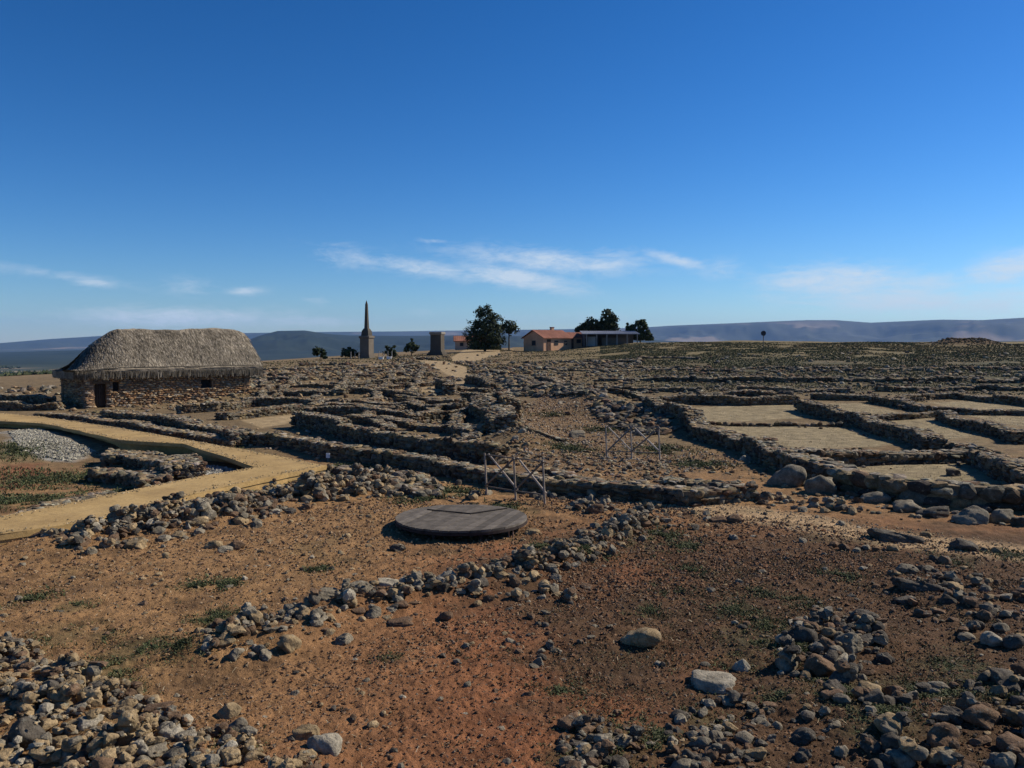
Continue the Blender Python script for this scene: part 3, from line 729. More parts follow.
NL = [  # notable single stones: px, py (middle), half width px, style, colour, label, flatness
 (641, 634, 21, 'rounded', 'tan', 'smooth tan boulder alone on the reddish soil', .62),
 (713, 678, 24, 'flat', 'pale', 'flat pale slab half buried in the soil right of centre', .4),
 (230, 716, 15, 'angular', 'tan', 'tan angular stone with a dark shaded left side', .75),
 (240, 733, 12, 'rounded', 'grey', 'grey cobble just below the tan angular stone', .7),
 (308, 740, 14, 'blocky', 'tan', 'yellowish block touching the grey boulder at the bottom edge', .75),
 (328, 750, 20, 'rounded', 'pale', 'pale grey boulder at the bottom edge left of centre', .8),
 (787, 476, 20, 'rounded', 'grey', 'largest round grey boulder in front of the sandy rooms', .85),
 (822, 484, 17, 'blocky', 'grey', 'squarish boulder right of the largest round one', .9),
 (768, 497, 8, 'rounded', 'tan', 'small round tan boulder below the largest round one', .85),
 (747, 492, 7, 'rounded', 'grey', 'small grey boulder left of the two large boulders', .9),
 (954, 471, 9, 'blocky', 'dark', 'dark squared stone standing alone in the front sandy room', .75),
 (852, 494, 7, 'rounded', 'brown', 'brown knob of stone at the start of the boulder row', .8),
 (873, 498, 15, 'rounded', 'grey', 'rounded boulder at the left end of the boulder row', .6),
 (906, 506, 16, 'blocky', 'grey', 'long flat-topped block in the boulder row', .55),
 (935, 511, 17, 'blocky', 'dark', 'dark block in the middle of the boulder row', .5),
 (973, 514, 20, 'rounded', 'grey', 'biggest domed boulder of the row at the right', .7),
 (1002, 515, 13, 'rounded', 'grey', 'domed boulder right of the biggest one in the row', .8),
 (1022, 520, 11, 'blocky', 'dark', 'last block of the boulder row at the right edge', .7),
 (896, 535, 25, 'flat', 'dark', 'flat dark slab lying beside the earth path', .3),
 (961, 544, 18, 'jagged', 'dark', 'dark jagged rock right of the flat dark slab', .5),
 (362, 598, 15, 'rounded', 'grey', 'large grey cobble on top of the curving stone bank', .65),
 (448, 583, 13, 'rounded', 'pale', 'rounded pale cobble midway along the curving stone bank', .7),
 (330, 606, 16, 'flat', 'grey', 'long flat stone at the left part of the curving stone bank', .5),
 (388, 593, 14, 'flat', 'pale', 'pale flat stone beside the large grey cobble', .45),
 (822, 666, 20, 'angular', 'brown', 'brown pointed rock at the front of the right cluster', .9),
 (800, 640, 16, 'rounded', 'dark', 'dark round rock at the left of the right cluster', .8),
 (850, 648, 17, 'jagged', 'grey', 'jagged grey rock on top of the right cluster', .8),
 (797, 622, 10, 'flat', 'pale', 'pale slab lying on the back of the right cluster', .35),
 (862, 620, 14, 'rounded', 'dark', 'dark cobble at the back of the right cluster', .8),
 (966, 636, 11, 'rounded', 'grey', 'smooth grey cobble near the right edge', .6),
 (994, 640, 14, 'angular', 'pale', 'pale triangular rock near the right edge', .75),
 (1010, 645, 12, 'rounded', 'dark', 'dark oval cobble at the right edge', .6),
 (996, 680, 16, 'flat', 'tan', 'flat tan rock at the right edge below the cobbles', .5),
 (980, 725, 24, 'angular', 'brown', 'large brown pyramid-shaped rock in the bottom right', .6),
 (945, 745, 20, 'angular', 'brown', 'pointed brown rock left of the pyramid-shaped one', .9),
 (1014, 722, 14, 'blocky', 'tan', 'tan block at the right edge beside the pyramid-shaped rock', .9),
 (918, 588, 22, 'flat', 'dark', 'dark flat outcrop above the smooth grey cobbles', .35),
 (950, 585, 12, 'angular', 'tan', 'tan wedge stone right of the dark flat outcrop', .5),
 (742, 662, 10, 'angular', 'pale', 'small upright pale stone in the weeds right of centre', 1.0),
 (600, 738, 16, 'jagged', 'grey', 'jagged grey rock on the grassy pile at the bottom', .7),
 (585, 752, 12, 'rounded', 'pale', 'pale lichen-covered rock in the grass at the bottom', .7),
 (622, 742, 13, 'angular', 'grey', 'grey ridge of rock right of the jagged one at the bottom', .6),
 (700, 742, 12, 'rounded', 'grey', 'grey cobble at the bottom right of centre', .8),
 (722, 747, 13, 'rounded', 'brown', 'brown cobble beside the grey one at the bottom', .85),
 (745, 736, 11, 'rounded', 'grey', 'grey cobble topping the little heap at the bottom', .7),
 (756, 752, 12, 'flat', 'tan', 'tan flat stone at the front of the little heap', .6),
 (733, 517, 12, 'jagged', 'brown', 'brown weathered clod of rock on the red slope edge', .5),
 (718, 519, 10, 'flat', 'brown', 'thin brown slab beside the weathered clod', .3),
 (82, 535, 15, 'rounded', 'grey', 'rounded pale boulder at the left end of the rubble bank', .6),
 (213, 545, 10, 'rounded', 'tan', 'rounded tan stone alone below the rubble bank', .6),
 (236, 545, 11, 'angular', 'brown', 'reddish brown stone beside the lone rounded tan one', .6),
 (136, 545, 10, 'blocky', 'tan', 'squared tan stone at the front of the rubble bank', .7),
 (225, 550, 8, 'flat', 'grey', 'small grey slab below the rubble bank', .4),
 (55, 692, 15, 'rounded', 'tan', 'large rounded tan cobble in the bottom left rubble', .75),
 (30, 740, 22, 'angular', 'dark', 'dark cleft rock in the bottom left corner', 1.1),
 (125, 715, 13, 'rounded', 'tan', 'tan cobble in the middle of the bottom left rubble', .7),
 (150, 735, 12, 'rounded', 'tan', 'tan egg-shaped cobble in the bottom left rubble', .8),
 (138, 704, 6, 'angular', 'pale', 'small whitish stone standing out in the left rubble', .8),
 (167, 742, 11, 'rounded', 'pale', 'pale round cobble at the right of the left rubble', .7),
 (60, 750, 13, 'rounded', 'tan', 'long tan cobble at the bottom of the left rubble', .6),
 (160, 720, 16, 'blocky', 'brown', 'long brown block lying in the left rubble', .5),
 (600, 493, 9, 'rounded', 'grey', 'grey boulder right of the crossed timber frame', .8),
 (596, 508, 10, 'blocky', 'brown', 'squared brown stone below the grey boulder by the frame', .9),
 (398, 546, 9, 'angular', 'dark', 'dark stone on the tan soil below the platform', .6),
 (532, 530, 8, 'flat', 'tan', 'small tan stone right of the wooden platform', .5),
 (540, 660, 8, 'jagged', 'grey', 'small jagged grey stone on the red slope', .8),
 (445, 615, 9, 'rounded', 'brown', 'brown stone at the foot of the curving bank', .7),
 (400, 622, 14, 'flat', 'brown', 'flat brown stone fallen below the curving bank', .3),
 (345, 640, 11, 'jagged', 'grey', 'rough grey stone below the left part of the curving bank', .7),
 (290, 648, 13, 'angular', 'tan', 'wedge-shaped tan stone in the left part of the curving bank', .9),
 (515, 447, 4, 'rounded', 'pale', 'whitish stone in the yellow stone pile', .9), (520, 452, 5, 'rounded', 'tan', 'yellow stone at the front of the yellow stone pile', .7),
 (522, 444, 4, 'rounded', 'pale', 'pale stone at the top right of the yellow stone pile', .9), (526, 449, 4, 'rounded', 'tan', 'yellow stone at the right of the yellow stone pile', .8),
 (744, 459, 8, 'angular', 'pale', 'pale block at the foot of the slanting room wall', .6), (736, 437, 7, 'rounded', 'grey', 'grey stone in shadow of the slanting room wall', .6),
 (577, 434, 10, 'flat', 'grey', 'long grey slab left of the smaller timber frame', .5),
 (868, 459, 5, 'rounded', 'tan', 'orange stone at the left foot of the cross wall', .8), (883, 459, 8, 'rounded', 'tan', 'yellow slab leaning at the foot of the cross wall', .55),
 (893, 459, 4, 'rounded', 'pale', 'small pale stone right of the yellow slab', .8), (935, 457, 8, 'blocky', 'tan', 'yellow block at the right foot of the cross wall', .6),
 (948, 456, 6, 'blocky', 'tan', 'second yellow block at the right foot of the cross wall', .8),
]
# bare stone heights: pile them on a height map
GX0, GX1, GY0, GY1, GR = -16.0, 16.0, 5.0, 34.0, .04
gx = np.arange(GX0, GX1, GR); gy = np.arange(GY0, GY1, GR)
GXX, GYY = np.meshgrid(gx, gy, indexing='ij')
TOP = H1(GXX, GYY)
placed = []
def settle(x, y, s, fl):
    i, j = int((x - GX0) / GR), int((y - GY0) / GR); k = max(1, int(s * .75 / GR))
    if i - k < 0 or j - k < 0 or i + k + 1 >= TOP.shape[0] or j + k + 1 >= TOP.shape[1]:
        return hz(x, y) + s * fl * .5
    sub = TOP[i - k:i + k + 1, j - k:j + k + 1]
    base = .6 * sub.mean() + .4 * np.percentile(sub, 60)
    z = base + s * fl * (.22 if s > .08 else .14)
    K = max(1, int(s / GR)); a0, a1, b0, b1 = max(i - K, 0), i + K + 1, max(j - K, 0), j + K + 1
    q = TOP[a0:a1, b0:b1]; rr = ((GXX[a0:a1, b0:b1] - x) ** 2 + (GYY[a0:a1, b0:b1] - y) ** 2) / (s * s)
    cap = z + s * fl * np.sqrt(np.clip(1 - rr, 0, 1)) * .9
    TOP[a0:a1, b0:b1] = np.where(rr < 1, np.maximum(q, cap), q)
    return z
DECKA = np.array(DECK)
for u, v, hw, stl, colr, lab, fl in NL:
    x, y = P0(u, v + hw * fl * .55); d = math.hypot(x, y)
    s = hw / F * y
    placed.append((x, y, settle(x, y, s, fl), s, fl, stl, colr, 'named', lab))
fl_by = {'rounded': .72, 'angular': .75, 'flat': .42, 'blocky': .66, 'jagged': .72}
PLAT = P0(461, 522)
STK.sort(key=lambda s: -s[2])
_ax = np.array([[q[0], q[1]] for q in STK]); _on = poly_sd(_ax[:, 0], _ax[:, 1], DECK) > -.05
for (x, y, s, stl, colr, zone, _), on_ in zip(STK, _on):
    if s > .05 and any((x - p[0]) ** 2 + (y - p[1]) ** 2 < (p[3] * .9 + s * .3) ** 2 for p in placed[:len(NL)]): continue
    if math.hypot(x - PLAT[0], y - PLAT[1] - .1) < 1.3: continue
    if on_: continue
    fl = fl_by[stl] * rsL.uniform(.8, 1.15)
    placed.append((x, y, settle(x, y, s, fl), s, fl, stl, colr, zone, None))

# the 300 that show largest are objects of their own
def shown(p):
    x, y, z, s = p[:4]
    if y < 1: return 0
    u = 512 + F * x / y; v = HOR + F * (CZ - z) / y
    if u < -12 or u > 1036 or v > 790: return 0
    return s / y
order = sorted(range(len(placed)), key=lambda i: (placed[i][8] is None, -shown(placed[i])))
solo = [i for i in order if shown(placed[i]) > 0][:298]; soloS = set(solo)
HI = {}
def hi_mesh(stl, colr, k):
    key = (stl, colr, k)
    if key not in HI:
        V, Fa = rock(900 + 37 * STY.index(stl) + k, stl, 4)
        r = np.random.RandomState(k * 7 + 3)
        V = V + ICO[4][0] * (.018 * (vnoise(V[:, 0] * 14 + V[:, 2] * 9, V[:, 1] * 14 - V[:, 2] * 7))[:, None])
        me = np_mesh('stone', V, Fa, np.tile(PAL[colr], (len(V), 1)), True)
        me.materials.append(M_STONE)
        HI[key] = me
    return HI[key]
ADJ = {'rounded': 'rounded', 'angular': 'angular', 'flat': 'flat', 'blocky': 'squarish', 'jagged': 'jagged'}
CADJ = {'grey': 'grey', 'tan': 'tan', 'brown': 'brown', 'pale': 'pale', 'dark': 'dark grey'}
zx = {}
for i in solo:
    p = placed[i]
    if p[8] is None: zx.setdefault(p[7], []).append((p[0] / p[1], i))
posw = {}
WORDS = ['at the left end of the', 'left of the middle of the', 'in the middle of the', 'right of the middle of the', 'at the right end of the']
for z, l in zx.items():
    l.sort(); lo, hi_ = l[0][0], l[-1][0]
    for a, i in l: posw[i] = WORDS[min(4, int((a - lo) / (hi_ - lo + 1e-6) * 5))]
cnt = {}
for n_, i in enumerate(solo):
    x, y, z, s, fl, stl, colr, zone, lab = placed[i]
    me = hi_mesh(stl, colr, i % 6)
    o = bpy.data.objects.new('boulder' if s > .2 else 'stone', me); COL.objects.link(o)
    o.location = (x, y, z)
    fz = fl if stl != 'flat' else fl / .42
    yw = rsL.uniform(0, 6.28) if lab is None else rsL.uniform(-.4, .4)
    o.rotation_euler = (rsL.uniform(-.2, .2), rsL.uniform(-.2, .2), yw)
    o.scale = (s, s * rsL.uniform(.7, .9), s * fz)
    if lab is None:
        big = 'large' if s > .13 else ('medium' if s > .08 else 'small')
        zn = zone.replace('stones ', 'stone scatter ').replace('scattered stone scatter', 'stone scatter').replace('scattered stones', 'stone scatter')
        lab = f"{big} {ADJ[stl]} {CADJ[colr]} stone {posw[i]} {zn}"
        lab = ' '.join(lab.split()[:16])
    meta(o, lab, 'rock', 'loose stones among the ruins')
b = Bulk()
for st in STY:
    for sub in (1, 2):
        sel = [p for i, p in enumerate(placed) if i not in soloS and p[5] == st and ((p[3] > .05) == (sub == 2))]
        if not sel: continue
        n = len(sel)
        fz = np.array([p[4] / (.42 if st == 'flat' else 1) for p in sel]); S = np.array([p[3] for p in sel])
        b.stones([p[:3] for p in sel], np.stack([S, S * RS.uniform(.65, .95, n), S * fz], 1), RS.uniform(0, 6.3, n), RS.uniform(0, .35, n),
                 np.array([PAL[p[6]] for p in sel]) * RS.uniform(.8, 1.2, (n, 1)), sub, [st])
meta(b.build('rubble', M_STONE), 'loose rubble filling the banks between the bigger stones', 'rubble', kind='stuff')

# rubble strewn through the ruin field
b = Bulk()
def strew(px, n, lo, hi, cols, p=2.0, sub=1, lim=.35):
    pts = np.array(inpoly(int(n * 1.6), px, rsL))
    k = fbm(pts[:, 0], pts[:, 1], 3.0, 3, 70.0) > -lim
    ok = k & (poly_sd(pts[:, 0], pts[:, 1], DECK) < -.1)
    for z in SANDW + [PATHW]: ok &= (poly_sd(pts[:, 0], pts[:, 1], z) < -.35) | (rsL.rand(len(pts)) < .05)
    pts = pts[ok][:n]; n = len(pts)
    d = np.hypot(pts[:, 0], pts[:, 1]); s = (lo + (hi - lo) * rsL.rand(n) ** (p + .6)) * np.clip(d / 45, .7, 1.9)
    b.stones(np.stack([pts[:, 0], pts[:, 1], H1(pts[:, 0], pts[:, 1]) + s * .3], 1), np.stack([s, s * rsL.uniform(.6, 1, n), s * rsL.uniform(.4, .75, n)], 1),
             rsL.uniform(0, 6.3, n), rsL.uniform(0, .4, n), pick_cols(n, cols, rs=rsL), sub, STY, rsL)
strew([(240, 372), (440, 362), (520, 400), (520, 470), (330, 462), (240, 445)], int(7500 * .42), .04, .2, (3, 4, 3, 1.2, 1))
strew([(440, 362), (640, 360), (640, 410), (520, 440), (470, 420)], int(5200 * .42), .04, .2, (3, 2, 2, 1, 2))
strew([(500, 384), (590, 396), (610, 404), (500, 396)], 1300, .05, .30, (4, 2, 2, 1, 2), 1.5)
strew([(590, 402), (660, 412), (700, 434), (650, 440), (600, 422)], 1500, .06, .34, (4, 2, 2, 1, 3), 1.5)
strew([(472, 404), (500, 404), (530, 442), (500, 448)], int(700 * .42), .04, .2, (4, 3, 2, 1, 1), 1.5)
strew([(640, 368), (1060, 368), (1060, 398), (640, 396)], int(6500 * .28), .04, .2, (4, 1, 2, .8, 4))
strew([(500, 440), (620, 440), (740, 478), (620, 482), (520, 470)], 1500, .03, .15, (3, 3, 3, 1, 1), 3)
strew([(200, 372), (330, 366), (500, 352), (500, 362), (330, 380), (240, 400)], int(3500 * .27), .04, .2, (3, 3, 3, 1, 1))
strew([(215, 392), (262, 385), (262, 405), (140, 412), (110, 408)], int(900 * .42), .04, .2, (2, 4, 3, 1, 1), 1.5)
strew([(-60, 386), (60, 388), (60, 410), (-60, 410)], int(900 * .42), .04, .22, (3, 2, 2, 1, 3), 1.5)
strew([(60, 410), (120, 412), (260, 430), (330, 462), (250, 448), (100, 422)], int(900 * .42), .04, .18, (3, 3, 2, 1, 1), 1.8)
strew([(640, 420), (740, 440), (830, 470), (900, 500), (1060, 530), (800, 515), (640, 480)], int(1700 * .42), .04, .14, (3, 2, 3, 1, 2), 3)
strew([(700, 355), (1060, 352), (1060, 364), (700, 364)], int(700 * .42), .04, .16, (4, 2, 2, 2, 1))
pm = [(MOUND[0] + rsL.normal(0, 2.6), MOUND[1] + rsL.normal(0, 1.4)) for _ in range(500)]
s = rsL.uniform(.06, .2, 500); pm = np.array(pm)
b.stones(np.stack([pm[:, 0], pm[:, 1], H1(pm[:, 0], pm[:, 1]) + s * .3], 1), np.stack([s, s, s * .7], 1), s * 40, s, pick_cols(500, (1, .5, 3, .1, 3)), 1)
meta(b.build('field_rubble', M_STONE), 'small broken stones strewn between the ruined walls', 'rubble', kind='stuff')

# pebbles and clods of the foreground
def mixcols_(n):
    p = np.array([(.40, .30, .16), (.34, .25, .13), (.30, .22, .12), (.45, .36, .22)]); return p[rsL.randint(4, size=n)]
b = Bulk()
TV, TF = ICO[1]
def pebbles(px, n, lo, hi, pal, p=3):
    pts = np.array(inpoly(n, px, rsL)); n = len(pts)
    ok = (poly_sd(pts[:, 0], pts[:, 1], DECK) < -.05); pts = pts[ok]; n = len(pts)
    z = H1(pts[:, 0], pts[:, 1]) + detail(pts[:, 0], pts[:, 1], 0)
    s = (lo + (hi - lo) * rsL.rand(n) ** p) * np.clip(pts[:, 1] / 10, .8, 2)
    pal = np.array(pal); c = pal[rsL.randint(len(pal), size=n)] * rsL.uniform(.75, 1.25, (n, 1))
    # low-poly octahedral chips
    O = np.array([[1, 0, 0], [-1, 0, 0], [0, 1, 0], [0, -1, 0], [0, 0, 1], [0, 0, -1]], float)
    OF = np.array([[0, 2, 4], [2, 1, 4], [1, 3, 4], [3, 0, 4], [2, 0, 5], [1, 2, 5], [3, 1, 5], [0, 3, 5]])
    jit = rsL.uniform(.6, 1.3, (n, 6, 1)) + rsL.normal(0, .12, (n, 6, 3))
    Vv = O[None] * jit * s[:, None, None] * np.array([1, .85, .6])
    Vv = np.einsum('nij,nvj->nvi', rotm(rsL.uniform(0, 6.3, n), rsL.uniform(0, .5, n), rsL.uniform(0, 6.3, n)), Vv)
    Vv += np.stack([pts[:, 0], pts[:, 1], z + s * .15], 1)[:, None, :]
    b.raw(Vv.reshape(-1, 3), (OF[None] + (np.arange(n) * 6)[:, None, None]).reshape(-1, 3), np.repeat(c, 6, axis=0))
SOILP = [(.20, .10, .05), (.14, .075, .04), (.22, .13, .07), (.09, .055, .035), (.17, .12, .08)]
pebbles([(170, 700), (560, 590), (800, 545), (1080, 590), (1080, 800), (170, 800)], 34000, .006, .03, SOILP)
pebbles([(-80, 545), (400, 500), (640, 530), (560, 600), (200, 800), (-80, 800)], 26000, .006, .03, [(.24, .15, .075), (.2, .115, .06), (.28, .19, .11), (.16, .09, .05), (.22, .14, .08)])
pebbles([(540, 490), (1080, 560), (1080, 600), (800, 560), (640, 530), (500, 500)], 9000, .006, .03, SOILP)
pebbles([(540, 560), (640, 526), (800, 556), (840, 575), (560, 612)], 11000, .006, .03, SOILP)
pebbles([(548, 470), (800, 514), (1080, 550), (1080, 568), (800, 532), (540, 492)], 6000, .005, .022, [(.40, .29, .16), (.32, .22, .12), (.44, .33, .2)])
pebbles([(8, 432), (38, 428), (60, 438), (96, 452), (70, 462), (20, 450)], 5000, .012, .045, [(.30, .28, .22), (.24, .22, .175), (.34, .32, .25)], 2)
pebbles([(176, 478), (200, 466), (246, 470), (196, 480)], 1200, .012, .045, [(.33, .32, .28), (.26, .25, .22)], 2)
for z in Z_SAND[:7]: pebbles(z, 900, .004, .012, [(.30, .23, .12), (.26, .19, .10), (.34, .27, .15)], 2)
pebbles([(520, 405), (560, 395), (600, 402), (640, 440), (760, 462), (700, 474), (590, 466), (520, 460)], 6000, .01, .04, [(.27, .19, .12), (.2, .12, .07), (.36, .3, .22)], 2)
pts = np.array(DECK); n = 5200
cx = rsL.randint(len(pts), size=n); gx2 = pts[cx] + rsL.normal(0, .16, (n, 2)); nin = poly_sd(gx2[:, 0], gx2[:, 1], DECK) > 0.02; gx2 = gx2[nin]; n = len(gx2)
O = np.array([[1, 0, 0], [-1, 0, 0], [0, 1, 0], [0, -1, 0], [0, 0, 1], [0, 0, -1]], float); OF = np.array([[0, 2, 4], [2, 1, 4], [1, 3, 4], [3, 0, 4], [2, 0, 5], [1, 2, 5], [3, 1, 5], [0, 3, 5]])
sz = rsL.uniform(.008, .03, n); Vv = O[None] * sz[:, None, None] * rsL.uniform(.6, 1.3, (n, 6, 1)) + np.column_stack([gx2, np.full(n, ZD + .006)])[:, None, :]
b.raw(Vv.reshape(-1, 3), (OF[None] + (np.arange(n) * 6)[:, None, None]).reshape(-1, 3), np.repeat(mixcols_(n), 6, axis=0))
meta(b.build('pebbles', M_STONE), 'pebbles and clods covering the bare soil', 'pebbles', kind='stuff')

# ------------------------------------------------------------------ weeds and grasses
class Blades:
    def __init__(s): s.b = Bulk()
    def add(s, x, y, z, h, w, lean, cols, rs=rsL):
        n = len(x); yaw = rs.uniform(0, 2 * PI, n); c, d = np.cos(yaw), np.sin(yaw); la = rs.uniform(0, 2 * PI, n)
        lx = np.cos(la) * lean * h; ly = np.sin(la) * lean * h
        p0 = np.stack([x - c * w / 2, y - d * w / 2, z], 1); p1 = np.stack([x + c * w / 2, y + d * w / 2, z], 1)
        m = np.stack([x + lx * .45, y + ly * .45, z + h * .6], 1)
        q0 = m - np.stack([c * w / 2.4, d * w / 2.4, 0 * w], 1); q1 = m + np.stack([c * w / 2.4, d * w / 2.4, 0 * w], 1)
        t = np.stack([x + lx, y + ly, z + h * (1 - .3 * lean)], 1)
        V = np.stack([p0, p1, q1, q0, t], 1).reshape(-1, 3)
        Fa = np.array([[0, 1, 2], [0, 2, 3], [3, 2, 4]])
        s.b.raw(V, (Fa[None] + (np.arange(n) * 5)[:, None, None]).reshape(-1, 3), np.repeat(cols, 5, axis=0))
def mixcols(n, pal, rs=rsL):
    pal = np.array(pal); return pal[rs.randint(len(pal), size=n)] * rs.uniform(.7, 1.3, (n, 1))
GRN = [(.06, .08, .03), (.075, .095, .042), (.05, .065, .03), (.12, .12, .055), (.10, .095, .045)]
DRY = [(.20, .15, .072), (.17, .13, .065), (.23, .18, .09), (.14, .12, .06)]
w_ = Blades()
for (gx_, gy_), r, s in GREENW:
    n = int(2600 * s * min(r, .8) ** 1.2 * 2.2); a = rsL.uniform(0, 6.3, n); q = r * np.abs(rsL.normal(0, .62, n))
    x = gx_ + np.cos(a) * q; y = gy_ + np.sin(a) * q * 1.15
    k = vnoise(x * 5, y * 5) > -.15 + .3 * (y > 30)
    x, y = x[k], y[k]; k = poly_sd(x, y, DECK) < 0; x, y = x[k], y[k]; n = len(x)
    f = np.clip(y / 11, .8, 2)
    w_.add(x, y, H1(x, y), rsL.uniform(.012, .055, n) * f, rsL.uniform(.008, .02, n) * f, rsL.uniform(.4, 1.6, n), mixcols(n, GRN))
n = 75000; pts = np.array(inpoly(n, [(170, 700), (560, 600), (800, 545), (1080, 570), (1080, 800), (330, 800)], rsL))
k = (fbm(pts[:, 0], pts[:, 1], .6, 3, 90.) > .22 - .28 * sstep(0, 2.5, pts[:, 0])) & (pts[:, 0] > -1.0); pts = pts[k]; n = len(pts)
w_.add(pts[:, 0], pts[:, 1], H1(pts[:, 0], pts[:, 1]), rsL.uniform(.008, .03, n), rsL.uniform(.005, .013, n), rsL.uniform(.4, 1.8, n), mixcols(n, [(.05, .06, .026), (.07, .07, .035), (.06, .045, .025), (.10, .075, .04), (.16, .12, .065)]))
meta(w_.b.build('weeds', M_LEAF), 'low green weeds growing in patches among the stones', 'weeds', kind='stuff')
w_ = Blades()
pts = np.array(inpoly(2600, [(-60, 560), (560, 500), (1080, 570), (1080, 800), (-60, 800)], rsL)); n = len(pts)
w_.add(pts[:, 0], pts[:, 1], H1(pts[:, 0], pts[:, 1]) + .005, rsL.uniform(.01, .05, n), rsL.uniform(.004, .008, n), rsL.uniform(1., 4, n), mixcols(n, [(.5, .42, .27), (.42, .33, .2)]))
# dry steppe grass of the plateau
for px, n, hh in (([(600, 346), (1080, 344), (1080, 374), (600, 368)], 80000, .13), ([(640, 366), (1080, 366), (1080, 396), (640, 394)], 24000, .11),
                  ([(240, 364), (500, 350), (640, 346), (640, 356), (500, 366), (250, 376)], 14000, .12), ([(430, 360), (640, 356), (640, 400), (500, 384)], 9000, .11)):
    pts = np.array(inpoly(n, px, rsL)); k = fbm(pts[:, 0], pts[:, 1], 4, 3, 33.) > -.25
    for z in SANDW: k &= poly_sd(pts[:, 0], pts[:, 1], z) < 0
    pts = pts[k]; n = len(pts)
    f = np.clip(pts[:, 1] / 80, .6, 1.6)
    g = (fbm(pts[:, 0], pts[:, 1], 9, 3, 44.) > (.2 if hh > .13 else -.2))
    c = np.where(g[:, None], mixcols(n, GRN[3:] + [(.13, .12, .06), (.16, .14, .07), (.09, .09, .045)]), mixcols(n, DRY))
    w_.add(pts[:, 0], pts[:, 1], H1(pts[:, 0], pts[:, 1]) - .02, rsL.uniform(.5, 1.35, n) * hh, rsL.uniform(.05, .14, n) * f, rsL.uniform(.1, .6, n), c)
# green in the joints of walls and sunken court
pts = np.array(inpoly(5000, [(-40, 440), (20, 436), (100, 465), (110, 485), (40, 505), (-40, 515)], rsL)); k = fbm(pts[:, 0], pts[:, 1], 1.2, 3, 55.) > 0; pts = pts[k]; n = len(pts)
w_.add(pts[:, 0], pts[:, 1], H1(pts[:, 0], pts[:, 1]), rsL.uniform(.04, .09, n), rsL.uniform(.02, .05, n), rsL.uniform(.3, 1, n), mixcols(n, GRN))
meta(w_.b.build('dry_grass', M_LEAF), 'dry grass over the plateau and straw bits on the soil', 'grass', kind='stuff')

